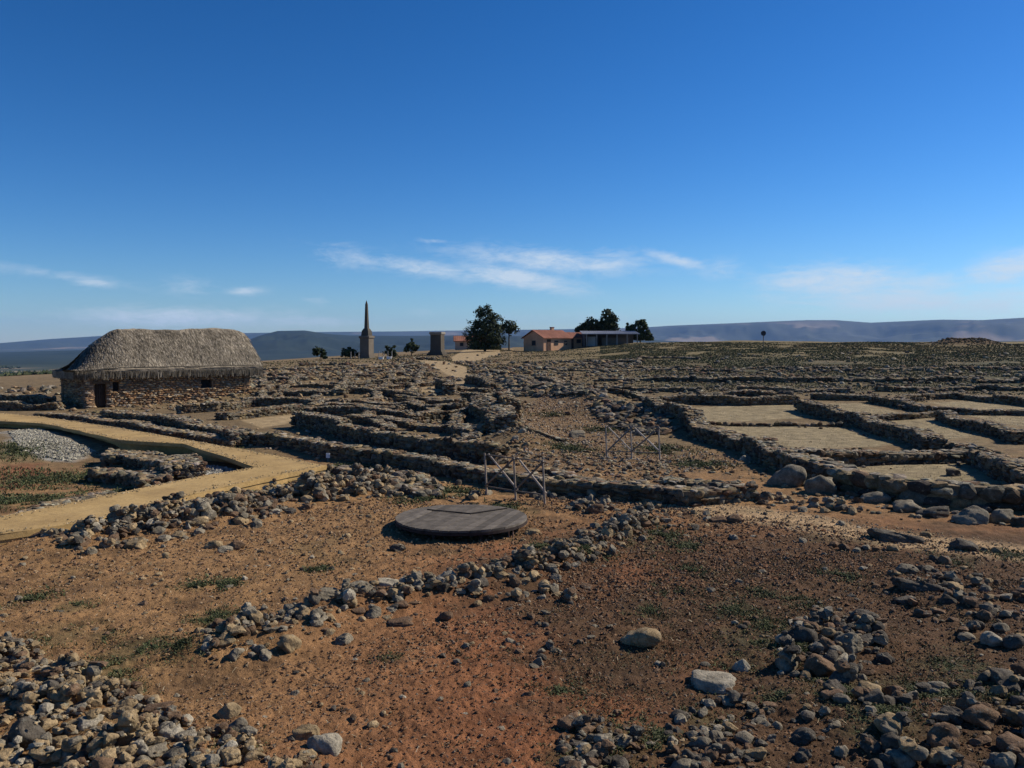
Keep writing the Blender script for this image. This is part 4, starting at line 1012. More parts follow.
# ------------------------------------------------------------------ thatched house
def build_house():
    A = np.array([-24.3, 48.0]); d = np.array([.74, .67]); d /= np.linalg.norm(d)
    gz = hz(-20, 53) - .05
    root = empty('thatched_house', (A[0], A[1], 0), math.atan2(d[1], d[0]))
    # local frame: x along the front, y into the house, origin at front-left corner of the EAVES
    L, Wd = 10.4, 5.6; e = .24; zb = gz - .5; ze = 1.75
    OR = [(.42, .26, .13), (.36, .21, .11), (.46, .33, .19), (.26, .16, .095), (.38, .30, .20), (.26, .22, .17)]
    def masonry(b, p, q, z0, z1, holes=(), thick=.45, st=.26, ch=.13, gable=False):
        p = np.array(p, float); q = np.array(q, float); T = np.linalg.norm(q - p); dd = (q - p) / T; yaw = math.atan2(dd[1], dd[0])
        nrm = np.array([-dd[1], dd[0]])
        nc = int((z1 - z0) / ch)
        for c in range(nc):
            zc = z0 + ch * (c + .5); n = int(T / (st * .9))
            s = (np.arange(n) + .5 * (c % 2) + rsL.uniform(-.12, .12, n) + .3) / n * T
            keep = s < T
            if gable: keep &= np.abs(s - T / 2) < (T / 2) * (1 - (zc - z0) / (z1 - z0)) - .1
            for (h0, h1, a0, a1) in holes:
                keep &= ~((s > h0 - .06) & (s < h1 + .06) & (zc > a0) & (zc < a1))
            s = s[keep]; n = len(s)
            if not n: continue
            c2 = mixcols(n, OR)
            P = p[None] + dd[None] * s[:, None] + nrm[None] * (.12 + rsL.uniform(-.03, .04, n))[:, None]; zc = zc + rsL.uniform(-.03, .03, n)
            b.stones(np.column_stack([P, zc + np.zeros(n)]), np.stack([rsL.uniform(.3, .8, n) * st, rsL.uniform(.13, .19, n), rsL.uniform(.36, .72, n) * ch], 1),
                     np.full(n, yaw) + rsL.uniform(-.05, .05, n), rsL.uniform(0, .06, n), c2, 1, ['blocky', 'angular', 'flat'][:2], rsL)
        if gable:
            V = [(*(p + nrm * a + dd * c_), zz) for a in (.1, thick) for c_, zz in ((0, z0), (T, z0), (T / 2, z1))]
            b.raw(V, np.array([(0, 1, 2), (5, 4, 3)]), (.2, .13, .08)); b.raw(V, np.array([(0, 3, 4, 1), (1, 4, 5, 2), (2, 5, 3, 0)]), (.2, .13, .08)); return
        # mortar backing behind the stones, split round the holes
        edges = sorted({0, T, *[h[0] for h in holes], *[h[1] for h in holes]})
        for s0, s1 in zip(edges[:-1], edges[1:]):
            zs = [(z0 - .3, z1)]
            for (h0, h1, a0, a1) in holes:
                if h0 <= s0 + 1e-6 and s1 <= h1 + 1e-6: zs = [(z0 - .3, a0), (a1, z1)]
            for a0, a1 in zs:
                if a1 - a0 < .02: continue
                P0_, P1_ = p + dd * s0, p + dd * s1
                V = [(*(P0_ + nrm * .1), a0), (*(P1_ + nrm * .1), a0), (*(P1_ + nrm * thick), a0), (*(P0_ + nrm * thick), a0),
                     (*(P0_ + nrm * .1), a1), (*(P1_ + nrm * .1), a1), (*(P1_ + nrm * thick), a1), (*(P0_ + nrm * thick), a1)]
                b.raw(V, np.array([(3, 2, 1, 0), (4, 5, 6, 7), (0, 1, 5, 4), (1, 2, 6, 5), (2, 3, 7, 6), (3, 0, 4, 7)]), (.2, .13, .08))
    fz0, fz1 = zb, ze + .1
    front = Bulk()
    door = (.5, 1.15, fz0, gz + 1.3); w1 = (1.5, 1.85, .72, 1.25); w2 = (6.7, 7.4, .72, 1.25)
    masonry(front, (e, e), (L - e, e), fz0, fz1, [door, w1, w2]); front.build('front_wall', M_STONE, root)
    s = Bulk(); masonry(s, (L - e, e), (L - e, Wd - e), fz0, fz1); masonry(s, (L - e, e), (L - e, Wd - e), fz1, fz1 + 2.1, gable=True); s.build('side_wall', M_STONE, root)
    s = Bulk(); masonry(s, (e, Wd - e), (e, e), fz0, fz1); s.build('side_wall', M_STONE, root)
    s = Bulk(); masonry(s, (L - e, Wd - e), (e, Wd - e), fz0, fz1); s.build('back_wall', M_STONE, root)
    DK = (.055, .04, .03)
    b = Bulk()
    dx0, dx1 = door[0] + e, door[1] + e
    for k in range(5):
        x0 = dx0 + .02 + k * (dx1 - dx0 - .04) / 5; bbox(b, x0, x0 + (dx1 - dx0 - .04) / 5 - .012, e + .30, e + .345, gz - .1, door[3] - .06, DK)
    dr = b.build('door', M_WOODP, root); b = Bulk()
    bar(b, (dx1 - .15, e + .25, gz + .7), (dx1 - .15, e + .25, gz + .85), .012, (.03, .03, .03)); b.build('handle', M_WOODP, dr)
    b = Bulk(); bbox(b, dx0 - .15, dx1 + .15, e - .06, e + .3, door[3] - .05, door[3] + .08, (.12, .08, .05)); b.build('lintel', M_WOODP, root)
    for wv in (w1, w2):
        x0, x1 = wv[0] + e, wv[1] + e
        b = Bulk()
        bbox(b, x0, x1, e + .28, e + .34, wv[2], wv[2] + .04, DK); bbox(b, x0, x1, e + .28, e + .34, wv[3] - .04, wv[3], DK)
        bbox(b, x0, x0 + .04, e + .28, e + .34, wv[2] + .04, wv[3] - .04, DK); bbox(b, x1 - .04, x1, e + .28, e + .34, wv[2] + .04, wv[3] - .04, DK)
        f = b.build('window', M_WOODP, root)
        b = Bulk(); bbox(b, x0 + .04, x1 - .04, e + .31, e + .33, wv[2] + .04, wv[3] - .04, (.02, .02, .02)); b.build('shutter', M_WOODP, f)
    # thatch: hip at the left, near-gable at the right; the surface sags and is uneven
    zr = 4.5
    def sup(t, x):  # front-to-back parameter t 0..1 (0 front eave, .5 ridge, 1 back eave) at station x
        xs = np.clip(x, 0, L + .45)
        hip = 1 - (1 - np.clip(xs / 2.9, 0, 1)) ** 1.75          # left hip rises quickly then flattens
        endr = 1 - np.clip((xs - (L - .9)) / 1.35, 0, 1) ** 2 * .10 - .015 * np.sin(xs * 1.3) - .008 * np.sin(xs * 4.1)
        rz = ze + .1 + (zr - ze - .1) * hip * endr + .25 * (xs / L - .5) * hip
        a = 1.055 - np.sqrt((t - .5) ** 2 * 4 + .012)
        prof = np.clip(a, 0, 1.1) ** .9
        y = t * Wd + (0.5 - t) * .5 * (1 - hip)
        return y, ze + .1 + (rz - ze - .1) * prof
    nx, nt_ = 150, 70
    X, T = np.meshgrid(np.linspace(-.28, L + .45, nx), np.linspace(-.03, 1.03, nt_), indexing='ij')
    Y, Z = sup(np.clip(T, 0, 1), X); Y += (T - np.clip(T, 0, 1)) * Wd
    Z -= np.abs(T - np.clip(T, 0, 1)) * 3
    # round the plan corners on the left end
    k = np.clip(1 - (X + .28) / 1.1, 0, 1); Y = Y + (Wd / 2 - Y) * .22 * k ** 2
    Z += .05 * fbm(X, Y, 1.1, 3, 66.) * 1.6 + .04 * fbm(X, Y, .15, 2, 68.)
    top = np.stack([X, Y, Z], -1); bot = top.copy(); bot[..., 2] -= .36; bot[..., 1] += (Wd / 2 - bot[..., 1]) * .03
    V = np.vstack([top.reshape(-1, 3), bot.reshape(-1, 3)]); N = nx * nt_
    i = np.arange(nx - 1)[:, None] * nt_; j = np.arange(nt_ - 1)[None]
    q = np.stack([i + j, i + nt_ + j, i + nt_ + j + 1, i + j + 1], -1).reshape(-1, 4)
    Fq = [q, q[:, ::-1] + N]
    def side(idx): idx = np.array(idx); return np.stack([idx[:-1], idx[1:], idx[1:] + N, idx[:-1] + N], -1)
    Fq += [side(np.arange(nx) * nt_)[:, ::-1], side(np.arange(nx) * nt_ + nt_ - 1), side(np.arange(nt_)), side((nx - 1) * nt_ + np.arange(nt_))[:, ::-1]]
    b = Bulk(); TH = np.array([(.28, .235, .17), (.22, .185, .13), (.35, .30, .22), (.13, .11, .08), (.40, .345, .26)])
    cc = TH[0] * (.9 + .4 * fbm(V[:, 0], V[:, 1], .8, 3, 5.))[:, None]
    b.raw(V, np.vstack(Fq), cc)
    # straw bundles
    n = 30000; x = rsL.uniform(-.25, L + .43, n); t = np.where(rsL.rand(n) < .78, rsL.uniform(0, .5, n), rsL.uniform(.5, 1, n))
    y0, z0 = sup(t, x); dt = np.where(t < .5, -.10, .10); t1 = np.clip(t + dt * rsL.uniform(.6, 1.3, n), -.02, 1.02); x1 = x + rsL.normal(0, .09, n) - .16 * np.clip(1 - x / 2.4, 0, 1)
    y1, z1 = sup(np.clip(t1, 0, 1), x1)
    kk = np.clip(1 - (x + .28) / 1.1, 0, 1) ** 2 * .22; y0 += (Wd / 2 - y0) * kk; y1 += (Wd / 2 - y1) * kk
    lift = rsL.uniform(.02, .10, n); hw = rsL.uniform(.008, .024, n)
    pv = np.stack([np.stack([x - hw, y0, z0 + .02], 1), np.stack([x + hw, y0, z0 + .02], 1), np.stack([x1 + hw, y1, z1 + lift], 1), np.stack([x1 - hw, y1, z1 + lift], 1)], 1)
    b.raw(pv.reshape(-1, 3), (np.arange(n)[:, None] * 4 + np.array([0, 1, 2, 3])), np.repeat(TH[rsL.randint(5, size=n)] * rsL.uniform(.45, 1.25, (n, 1)) * (.88 + .45 * fbm(x, t * 5, .9, 3, 5.))[:, None], 4, axis=0))
    rf = b.build('thatched_roof', M_LEAF, root)
    # hanging fringe along the eaves
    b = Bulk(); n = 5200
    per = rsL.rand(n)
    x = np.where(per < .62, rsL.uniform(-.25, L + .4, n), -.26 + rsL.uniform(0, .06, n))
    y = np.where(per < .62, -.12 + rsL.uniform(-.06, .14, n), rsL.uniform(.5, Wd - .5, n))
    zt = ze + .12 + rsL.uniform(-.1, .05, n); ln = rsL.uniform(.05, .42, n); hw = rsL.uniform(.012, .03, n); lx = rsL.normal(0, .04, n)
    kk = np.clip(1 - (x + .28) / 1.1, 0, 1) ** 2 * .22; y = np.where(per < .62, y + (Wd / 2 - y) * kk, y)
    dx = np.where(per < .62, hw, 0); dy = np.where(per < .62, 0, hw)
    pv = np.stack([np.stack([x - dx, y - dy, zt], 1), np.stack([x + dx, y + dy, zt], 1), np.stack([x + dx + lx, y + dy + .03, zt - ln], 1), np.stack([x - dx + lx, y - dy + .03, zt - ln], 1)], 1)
    b.raw(pv.reshape(-1, 3), (np.arange(n)[:, None] * 4 + np.array([0, 1, 2, 3])), np.repeat(TH[rsL.randint(5, size=n)] * rsL.uniform(.3, .75, (n, 1)), 4, axis=0))  # straw tone lowered: shade of the eave recess painted into the fringe
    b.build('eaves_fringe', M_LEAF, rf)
    b = Bulk(); bar(b, (-.1, -.17, ze + .2), (L + .4, -.17, ze + .26), .018, (.07, .06, .05)); b.build('tie_pole', M_WOODP, rf)
    meta(root, 'stone house with a big grey thatched roof beside the walkway', 'house')
build_house()

# ------------------------------------------------------------------ round wooden platform
def build_platform():
    zt = .2; x0, y0 = PZ(461.5, 516.5, zt); R = 66 / F * y0
    gz = hz(x0, y0)
    root = empty('wooden_platform', (x0, y0, gz)); top = zt - gz
    b = Bulk(); n = 15; wd = 2 * R / n; rs = np.random.RandomState(3); ca, sa = math.cos(.32), math.sin(.32)
    for k in range(n):
        a = -R + k * wd + .006; c = -R + (k + 1) * wd - .006; N = 10
        ya = math.sqrt(max(R * R - a * a, .0)); yc = math.sqrt(max(R * R - c * c, .0))
        ss = np.linspace(a, c, N); yy = np.sqrt(np.maximum(R * R - ss ** 2, 0.0))
        outl = np.vstack([np.stack([ss, -yy], 1), np.stack([ss[::-1], yy[::-1]], 1)])
        outl = outl @ np.array([[ca, sa], [-sa, ca]]).T[::1]
        M = len(outl); dz = rs.uniform(-.004, .004)
        V = np.vstack([np.column_stack([outl, np.full(M, top + dz)]), np.column_stack([outl, np.full(M, top - .04)])])
        Fa = [(0, i, i + 1) for i in range(1, M - 1)] + [(M, M + i + 1, M + i) for i in range(1, M - 1)]
        for i in range(M): j = (i + 1) % M; Fa += [(i, M + i, M + j), (i, M + j, j)]
        b.raw(V, np.array(Fa), np.array((.125, .108, .088)) * rs.uniform(.62, 1.35))
    b.build('deck_boards', M_WOODP, root)
    b = Bulk(); t = np.linspace(0, 2 * PI, 72, endpoint=False)
    def ring(r, z): return np.stack([r * np.cos(t), r * np.sin(t), np.full(72, z)], 1)
    V = np.vstack([ring(R - .03, top - .045), ring(R + .012, top - .045), ring(R + .012, top - .09), ring(R - .03, top - .09)])
    Fq = [(k * 72 + i, k * 72 + (i + 1) % 72, ((k + 1) % 4) * 72 + (i + 1) % 72, ((k + 1) % 4) * 72 + i) for k in range(4) for i in range(72)]
    b.raw(V, np.array(Fq), (.04, .03, .027)); b.build('rim', M_WOODP, root)
    for (px, py) in ((509, 526), (513, 526)):
        x, y = PZ(px, py - 2, .2)
        b = Bulk(); bar(b, (x - x0, y - y0 - .03, top - .05), (x - x0, y - y0 - .05, -.12), .014, (.30, .2, .14)); b.build('leg', M_WOODP, root)
    for a in (2.2, 3.4, 4.3, 5.1, .6, 1.4):
        b = Bulk(); x, y = (R - .16) * math.cos(a), (R - .16) * math.sin(a)
        bar(b, (x, y, top - .1), (x, y, -.1), .04, (.05, .04, .035)); b.build('leg', M_WOODP, root)
    b = Bulk(); bar(b, (-.7, .62, top + .012), (.15, .22, top + .012), .012, (.03, .025, .022)); bar(b, (.15, .22, top + .012), (.85, .75, top + .012), .012, (.03, .025, .022))
    b.build('iron_strap', M_WOODP, root)
    meta(root, 'round dark wooden platform raised over the brown soil', 'platform')
build_platform()

# ------------------------------------------------------------------ crossed timber frames
def frame(label, pxs, h, col):
    pts = [P0(u, v) for u, v in pxs]; z = [hz(*p) for p in pts]
    x0, y0 = pts[0]; root = empty('crossed_frame', (x0, y0, z[0]))
    loc = [(p[0] - x0, p[1] - y0, zz - z[0]) for p, zz in zip(pts, z)]
    r = .026
    for p in loc:
        b = Bulk(); bar(b, (p[0], p[1], p[2] - .1), (p[0] - .05, p[1], p[2] + h), r, col, r2=r * .85); b.build('post', M_WOODP, root)
    for p, q in zip(loc[:-1], loc[1:]):
        u = np.array(p); v = np.array(q); up = np.array([0, 0, 1.])
        n = np.cross(v - u, up); n /= np.linalg.norm(n); off = n * r * 2.1
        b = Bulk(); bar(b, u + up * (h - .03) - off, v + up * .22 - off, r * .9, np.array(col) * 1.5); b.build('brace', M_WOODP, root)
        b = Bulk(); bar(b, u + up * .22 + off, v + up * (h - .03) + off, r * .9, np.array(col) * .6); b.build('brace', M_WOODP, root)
        for k, (zz, nm) in enumerate(((h - .04, 'top_rail'), (.2, 'bottom_rail'))):
            b = Bulk(); bar(b, u + up * zz, v + up * zz, r * .6, np.array(col) * .55); b.build(nm, M_WOODP, root)
    meta(root, label, 'frame', 'crossed timber frames in the ruins')
frame('larger crossed timber frame standing behind the round wooden platform', [(487, 495), (516, 500), (545, 504)], .96, (.30, .25, .20))
frame('smaller crossed timber frame farther back near the sandy rooms', [(607, 458), (632, 458), (660, 460)], 1.0, (.30, .27, .23))

# marker by the walkway tip
x, y = P0(328, 461); gz = hz(x, y); root = empty('marker_sign', (x, y, gz))
b = Bulk(); bar(b, (0, 0, -.05), (0, 0, .1), .01, (.3, .3, .3)); b.build('stake', M_WOODP, root)
b = Bulk(); bbox(b, -.055, .055, -.008, .008, .1, .24, (.8, .8, .78)); b.build('plate', M_PLAIN, root)
meta(root, 'tiny white marker plate at the tip of the walkway', 'marker')

# ------------------------------------------------------------------ monuments
def scr(u, Y): return (u - 512) / F * Y
def lathe_sq(b, rings, c, rot=0.0):
    """square sections: list of (half width, z)"""
    V = []
    for hw, z in rings:
        for k in range(4):
            a = rot + PI / 4 + k * PI / 2; V.append((hw * 1.4142 * math.cos(a), hw * 1.4142 * math.sin(a), z))
    Fq = []
    for i in range(len(rings) - 1):
        for k in range(4):
            n = (k + 1) % 4; Fq.append((i * 4 + k, i * 4 + n, i * 4 + 4 + n, i * 4 + 4 + k))
    m = len(rings) - 1
    Fq += [(3, 2, 1, 0), (m * 4, m * 4 + 1, m * 4 + 2, m * 4 + 3)]
    b.raw(V, np.array(Fq), c)
def obelisk():
    Y = 128; x = scr(367, Y); gz = hz(x, Y); k = Y / F
    zpx = lambda v: CZ + (HOR - v) * k - gz
    root = empty('obelisk', (x, Y, gz)); rot = 0.0
    SD = (.075, .068, .055); SL = (.14, .12, .095)
    root.rotation_euler.z = -math.radians(20)
    hw = 5.0 * k
    b = Bulk(); lathe_sq(b, [(hw * 1.25, -.3), (hw * 1.25, .25), (hw * 1.12, .25), (hw * 1.12, .5)], SL); b.build('plinth', M_PLAIN, root)
    b = Bulk(); lathe_sq(b, [(hw, .502), (hw, zpx(338.5)), (hw * 1.16, zpx(338)), (hw * 1.16, zpx(336.5)), (hw * .95, zpx(335.8))], SL); b.build('pedestal', M_PLAIN, root)
    b = Bulk(); lathe_sq(b, [(hw * .82, zpx(335.8) + .003), (hw * .72, zpx(331)), (hw * .45, zpx(328.5))], SD); b.build('base_block', M_PLAIN, root)
    b = Bulk(); lathe_sq(b, [(hw * .36, zpx(328.5) + .003), (hw * .2, zpx(304.5)), (.01, zpx(300.5))], SD); b.build('shaft', M_PLAIN, root)
    meta(root, 'tall stone obelisk on a square pedestal at the edge of the plateau', 'monument')
    # railing posts around it
    for i, u in enumerate((351, 355, 359, 379, 384, 388, 392)):
        yy = 126 + (i % 2) * 1.0; xx = scr(u, yy); z = hz(xx, yy)
        r = empty('fence_post', (xx, yy, z))
        b = Bulk(); bar(b, (0, 0, -.1), (0, 0, .95), .07, (.3, .29, .27), r2=.05); b.build('post_shaft', M_PLAIN, r)
        b = Bulk(); bar(b, (0, 0, .951), (0, 0, 1.02), .09, (.33, .32, .3)); b.build('cap', M_PLAIN, r)
        meta(r, ('thin post left of the obelisk' if u < 365 else 'thin post right of the obelisk'), 'post', 'posts beside the obelisk')
    for u, lab in ((381, 'white stone block just right of the obelisk'), (389, 'white stone block second right of the obelisk')):
        yy = 121; xx = scr(u, yy); b = Bulk(); bbox(b, -.32, .32, -.2, .2, -.05, .3, (.75, .74, .7)); bbox(b, -.38, .38, -.25, .25, .3, .36, (.75, .74, .7))
        o = b.build('stone_block', M_PLAIN); o.location = (xx, yy, hz(xx, yy)); meta(o, lab, 'stone block', 'white blocks by the obelisk')
obelisk()
def pedestal():
    Y = 135; x = scr(437.5, Y); gz = hz(x, Y); k = Y / F; zpx = lambda v: CZ + (HOR - v) * k - gz
    root = empty('pedestal_monument', (x, Y, gz), -math.radians(14)); hw = 5.6 * k
    G = (.08, .07, .055)
    b = Bulk(); lathe_sq(b, [(hw * 1.5, -.3), (hw * 1.5, .25), (hw * 1.32, .25), (hw * 1.28, .5)], G); b.build('steps', M_PLAIN, root)
    b = Bulk(); lathe_sq(b, [(hw * 1.12, .503), (hw, .9), (hw * .97, zpx(335))], G); b.build('die', M_PLAIN, root)
    b = Bulk(); lathe_sq(b, [(hw * 1.0, zpx(335) + .003), (hw * 1.14, zpx(334)), (hw * 1.14, zpx(332.4)), (hw * 1.05, zpx(332))], (.2, .185, .16)); b.build('cornice', M_PLAIN, root)
    meta(root, 'low square stone pedestal without a statue between obelisk and trees', 'monument')
pedestal()

# ------------------------------------------------------------------ buildings on the crest
def gable_house(name, label, cx, Y, rz, L, D, ze, zr, wallc, roofc, wins=(), doors=(), chimney=None, cat='house', group=None):
    """local x along the ridge; front is -y"""
    gz = hz(cx, Y); root = empty(name, (cx, Y, gz), rz)
    b = Bulk(); x0, x1, y0, y1 = -L / 2, L / 2, -D / 2, D / 2
    V = [(x0, y0, -.4), (x1, y0, -.4), (x1, y1, -.4), (x0, y1, -.4), (x0, y0, ze), (x1, y0, ze), (x1, y1, ze), (x0, y1, ze), (x0, 0, zr - .05), (x1, 0, zr - .05)]
    b.raw(V, np.array([(0, 1, 5, 4), (2, 3, 7, 6)]), wallc)
    b.raw(V, np.array([(0, 4, 7), (0, 7, 3), (4, 8, 7), (1, 2, 6), (1, 6, 5), (5, 6, 9)]), wallc)
    b.build('wall', M_PLAIN, root)
    b = Bulk(); o = .35; t = .12; sl = (zr - ze) / (D / 2)
    for s in (-1, 1):
        yo = s * (D / 2 + o); zo = ze - o * sl
        nseg = int(L / .35); xs = np.linspace(x0 - o, x1 + o, nseg * 4 + 1); wv = .035 * np.abs(np.sin(np.arange(len(xs)) * PI / 4))
        top = np.vstack([np.stack([xs, np.full_like(xs, yo), zo + t + wv], 1), np.stack([xs, np.zeros_like(xs), zr + t + wv], 1)])
        bot = np.vstack([np.stack([xs, np.full_like(xs, yo), np.full_like(xs, zo + .02)], 1), np.stack([xs, np.zeros_like(xs), np.full_like(xs, zr + .02)], 1)])
        n = len(xs); i = np.arange(n - 1)
        q = np.stack([i, i + 1, i + 1 + n, i + n], 1)
        V = np.vstack([top, bot]); Fq = np.vstack([q, q[:, ::-1] + 2 * n, np.stack([i, i + 1, i + 1 + 2 * n, i + 2 * n], 1), [(0, n, 3 * n, 2 * n)], [(n - 1, 2 * n - 1, 4 * n - 1, 3 * n - 1)]])
        cc = np.array(roofc) * (1 + .25 * vnoise(V[:, 0] * 2.1, V[:, 1] * 1.3))[:, None]
        b.raw(V, Fq, cc)
    rf = b.build('roof', M_PLAIN, root)
    if chimney is not None:
        b = Bulk(); bbox(b, chimney - .3, chimney + .3, .3, .8, zr - .4, zr + .6, wallc); bbox(b, chimney - .36, chimney + .36, .24, .86, zr + .603, zr + .7, roofc); b.build('chimney', M_PLAIN, rf)
    for (a, c, z0, z1, side) in wins:
        b = Bulk()
        if side == 'f': bbox(b, a, c, y0 - .06, y0 - .003, z0, z1, (.12, .1, .09))
        else: bbox(b, x0 - .06, x0 - .003, a, c, z0, z1, (.12, .1, .09))
        f = b.build('window', M_WOODP, root); b = Bulk()
        if side == 'f': bbox(b, a + .08, c - .08, y0 - .075, y0 - .063, z0 + .08, z1 - .08, (.03, .035, .04))
        else: bbox(b, x0 - .075, x0 - .063, a + .08, c - .08, z0 + .08, z1 - .08, (.03, .035, .04))
        b.build('pane', M_PLAIN, f)
    for (a, c, z1) in doors:
        b = Bulk(); bbox(b, a, c, y0 - .07, y0 - .003, -.05, z1, (.10, .06, .045)); dd = b.build('door', M_WOODP, root)
        b = Bulk(); bar(b, (c - .2, y0 - .1, 1.0), (c - .2, y0 - .1, 1.15), .03, (.3, .3, .3)); b.build('handle', M_PLAIN, dd)
    meta(root, label, cat, group); return root
PK = (.55, .33, .20); RT = (.215, .095, .065)
YB = 152; k = YB / F
gable_house('brick_house', 'pink house with a red tiled gable roof on the crest', scr(547.5, YB), YB, math.radians(41), 6.8, 5.2, 2.3, 3.55, PK, RT,
            wins=((-.8, .1, 1.0, 1.8, 'f'), (1.6, 2.3, 1.0, 1.8, 'f'), (-.6, .4, .9, 1.8, 's')), doors=((-2.6, -1.7, 2.0),), chimney=1.6)
gable_house('low_annex', 'lower pink annex with red roof joined to the house right end', scr(573.5, YB + 1), YB + 3.2, math.radians(24), 4.4, 3.6, 2.0, 2.75, PK, RT,
            wins=((-.2, .7, .9, 1.6, 'f'),), doors=((-1.5, -.8, 1.8), (1.2, 2.0, 1.8)), cat='building')
gable_house('low_house', 'low house with a reddish roof half hidden behind the big tree', scr(477, YB + 16), YB + 16, math.radians(4), 8.6, 5, 1.6, 2.5, (.42, .30, .22), (.25, .11, .07),
            wins=((-3.4, -2.7, .6, 1.3, 'f'), (2.6, 3.3, .6, 1.3, 'f')), cat='building')
def shed():
    Y = 150; cx = scr(610.5, Y); gz = hz(cx, Y); root = empty('open_shed', (cx, Y, gz), 0)
    k = Y / F; hwid = 27 * k; ztop = CZ + (HOR - 331) * k - gz; zf = CZ + (HOR - 333.6) * k - gz
    GY = (.11, .10, .09)
    b = Bulk(); bbox(b, -hwid + .1, hwid - .1, 4.8, 5.0, -.3, ztop - .15, GY); b.build('back_wall', M_PLAIN, root)
    b = Bulk(); bbox(b, -hwid + .02, -hwid + .22, -.2, 4.79, -.3, zf - .1, (.10, .09, .085)); b.build('side_wall', M_PLAIN, root)
    b = Bulk(); bbox(b, -1.3, hwid - 1.2, 2.2, 2.4, -.3, zf - .7, (.16, .14, .12)); b.build('inner_wall', M_PLAIN, root)
    b = Bulk(); nx = 121; xs = np.linspace(-hwid - .3, hwid + .3, nx); wv = .05 * np.sin(np.arange(nx) * PI / 2)
    V = np.vstack([np.stack([xs, np.full(nx, -.5), zf + wv], 1), np.stack([xs, np.full(nx, 5.3), ztop + .1 + wv], 1), np.stack([xs, np.full(nx, -.5), zf - .12 + 0 * wv], 1), np.stack([xs, np.full(nx, 5.3), ztop - .02 + 0 * wv], 1)])
    i = np.arange(nx - 1)
    b.raw(V, np.vstack([np.stack([i, i + 1, i + 1 + nx, i + nx], 1), np.stack([i + 2 * nx, i + 3 * nx, i + 1 + 3 * nx, i + 1 + 2 * nx], 1), np.stack([i, i + 2 * nx, i + 1 + 2 * nx, i + 1], 1), [(0, nx, 3 * nx, 2 * nx)], [(nx - 1, 3 * nx - 1, 4 * nx - 1, 2 * nx - 1)]]), (.34, .35, .37))
    b.build('roof', M_PLAIN, root)
    for x in np.linspace(-hwid + .5, hwid - .1, 6):
        b = Bulk(); bbox(b, x - .09, x + .09, -.35, -.17, -.3, zf - .13, (.26, .24, .22)); b.build('post', M_PLAIN, root)
    b = Bulk(); bbox(b, -hwid + .8, -hwid + 2.2, 1.0, 1.2, -.2, 1.5, (.38, .37, .34)); b.build('white_panel', M_PLAIN, root)
    meta(root, 'long open-fronted shed with a grey metal roof right of the pink house', 'shed')
shed()
# car by the annex? only a dark wheel-like recess shows; small round sign on a pole
x, y = P0(763, 345.5); Y = 120; x = scr(763, Y); gz = hz(x, Y)
root = empty('round_sign', (x, Y, gz))
zt = CZ + (HOR - 334) * Y / F - gz
b = Bulk(); bar(b, (0, 0, -.2), (0, 0, zt), .045, (.08, .08, .08)); b.build('pole', M_PLAIN, root)
b = Bulk(); bar(b, (0, -.03, zt + .1), (0, .03, zt + .1), .36, (.05, .05, .055), n=20); b.build('disc', M_PLAIN, root)
meta(root, 'small dark round sign on a thin pole on the crest', 'sign')
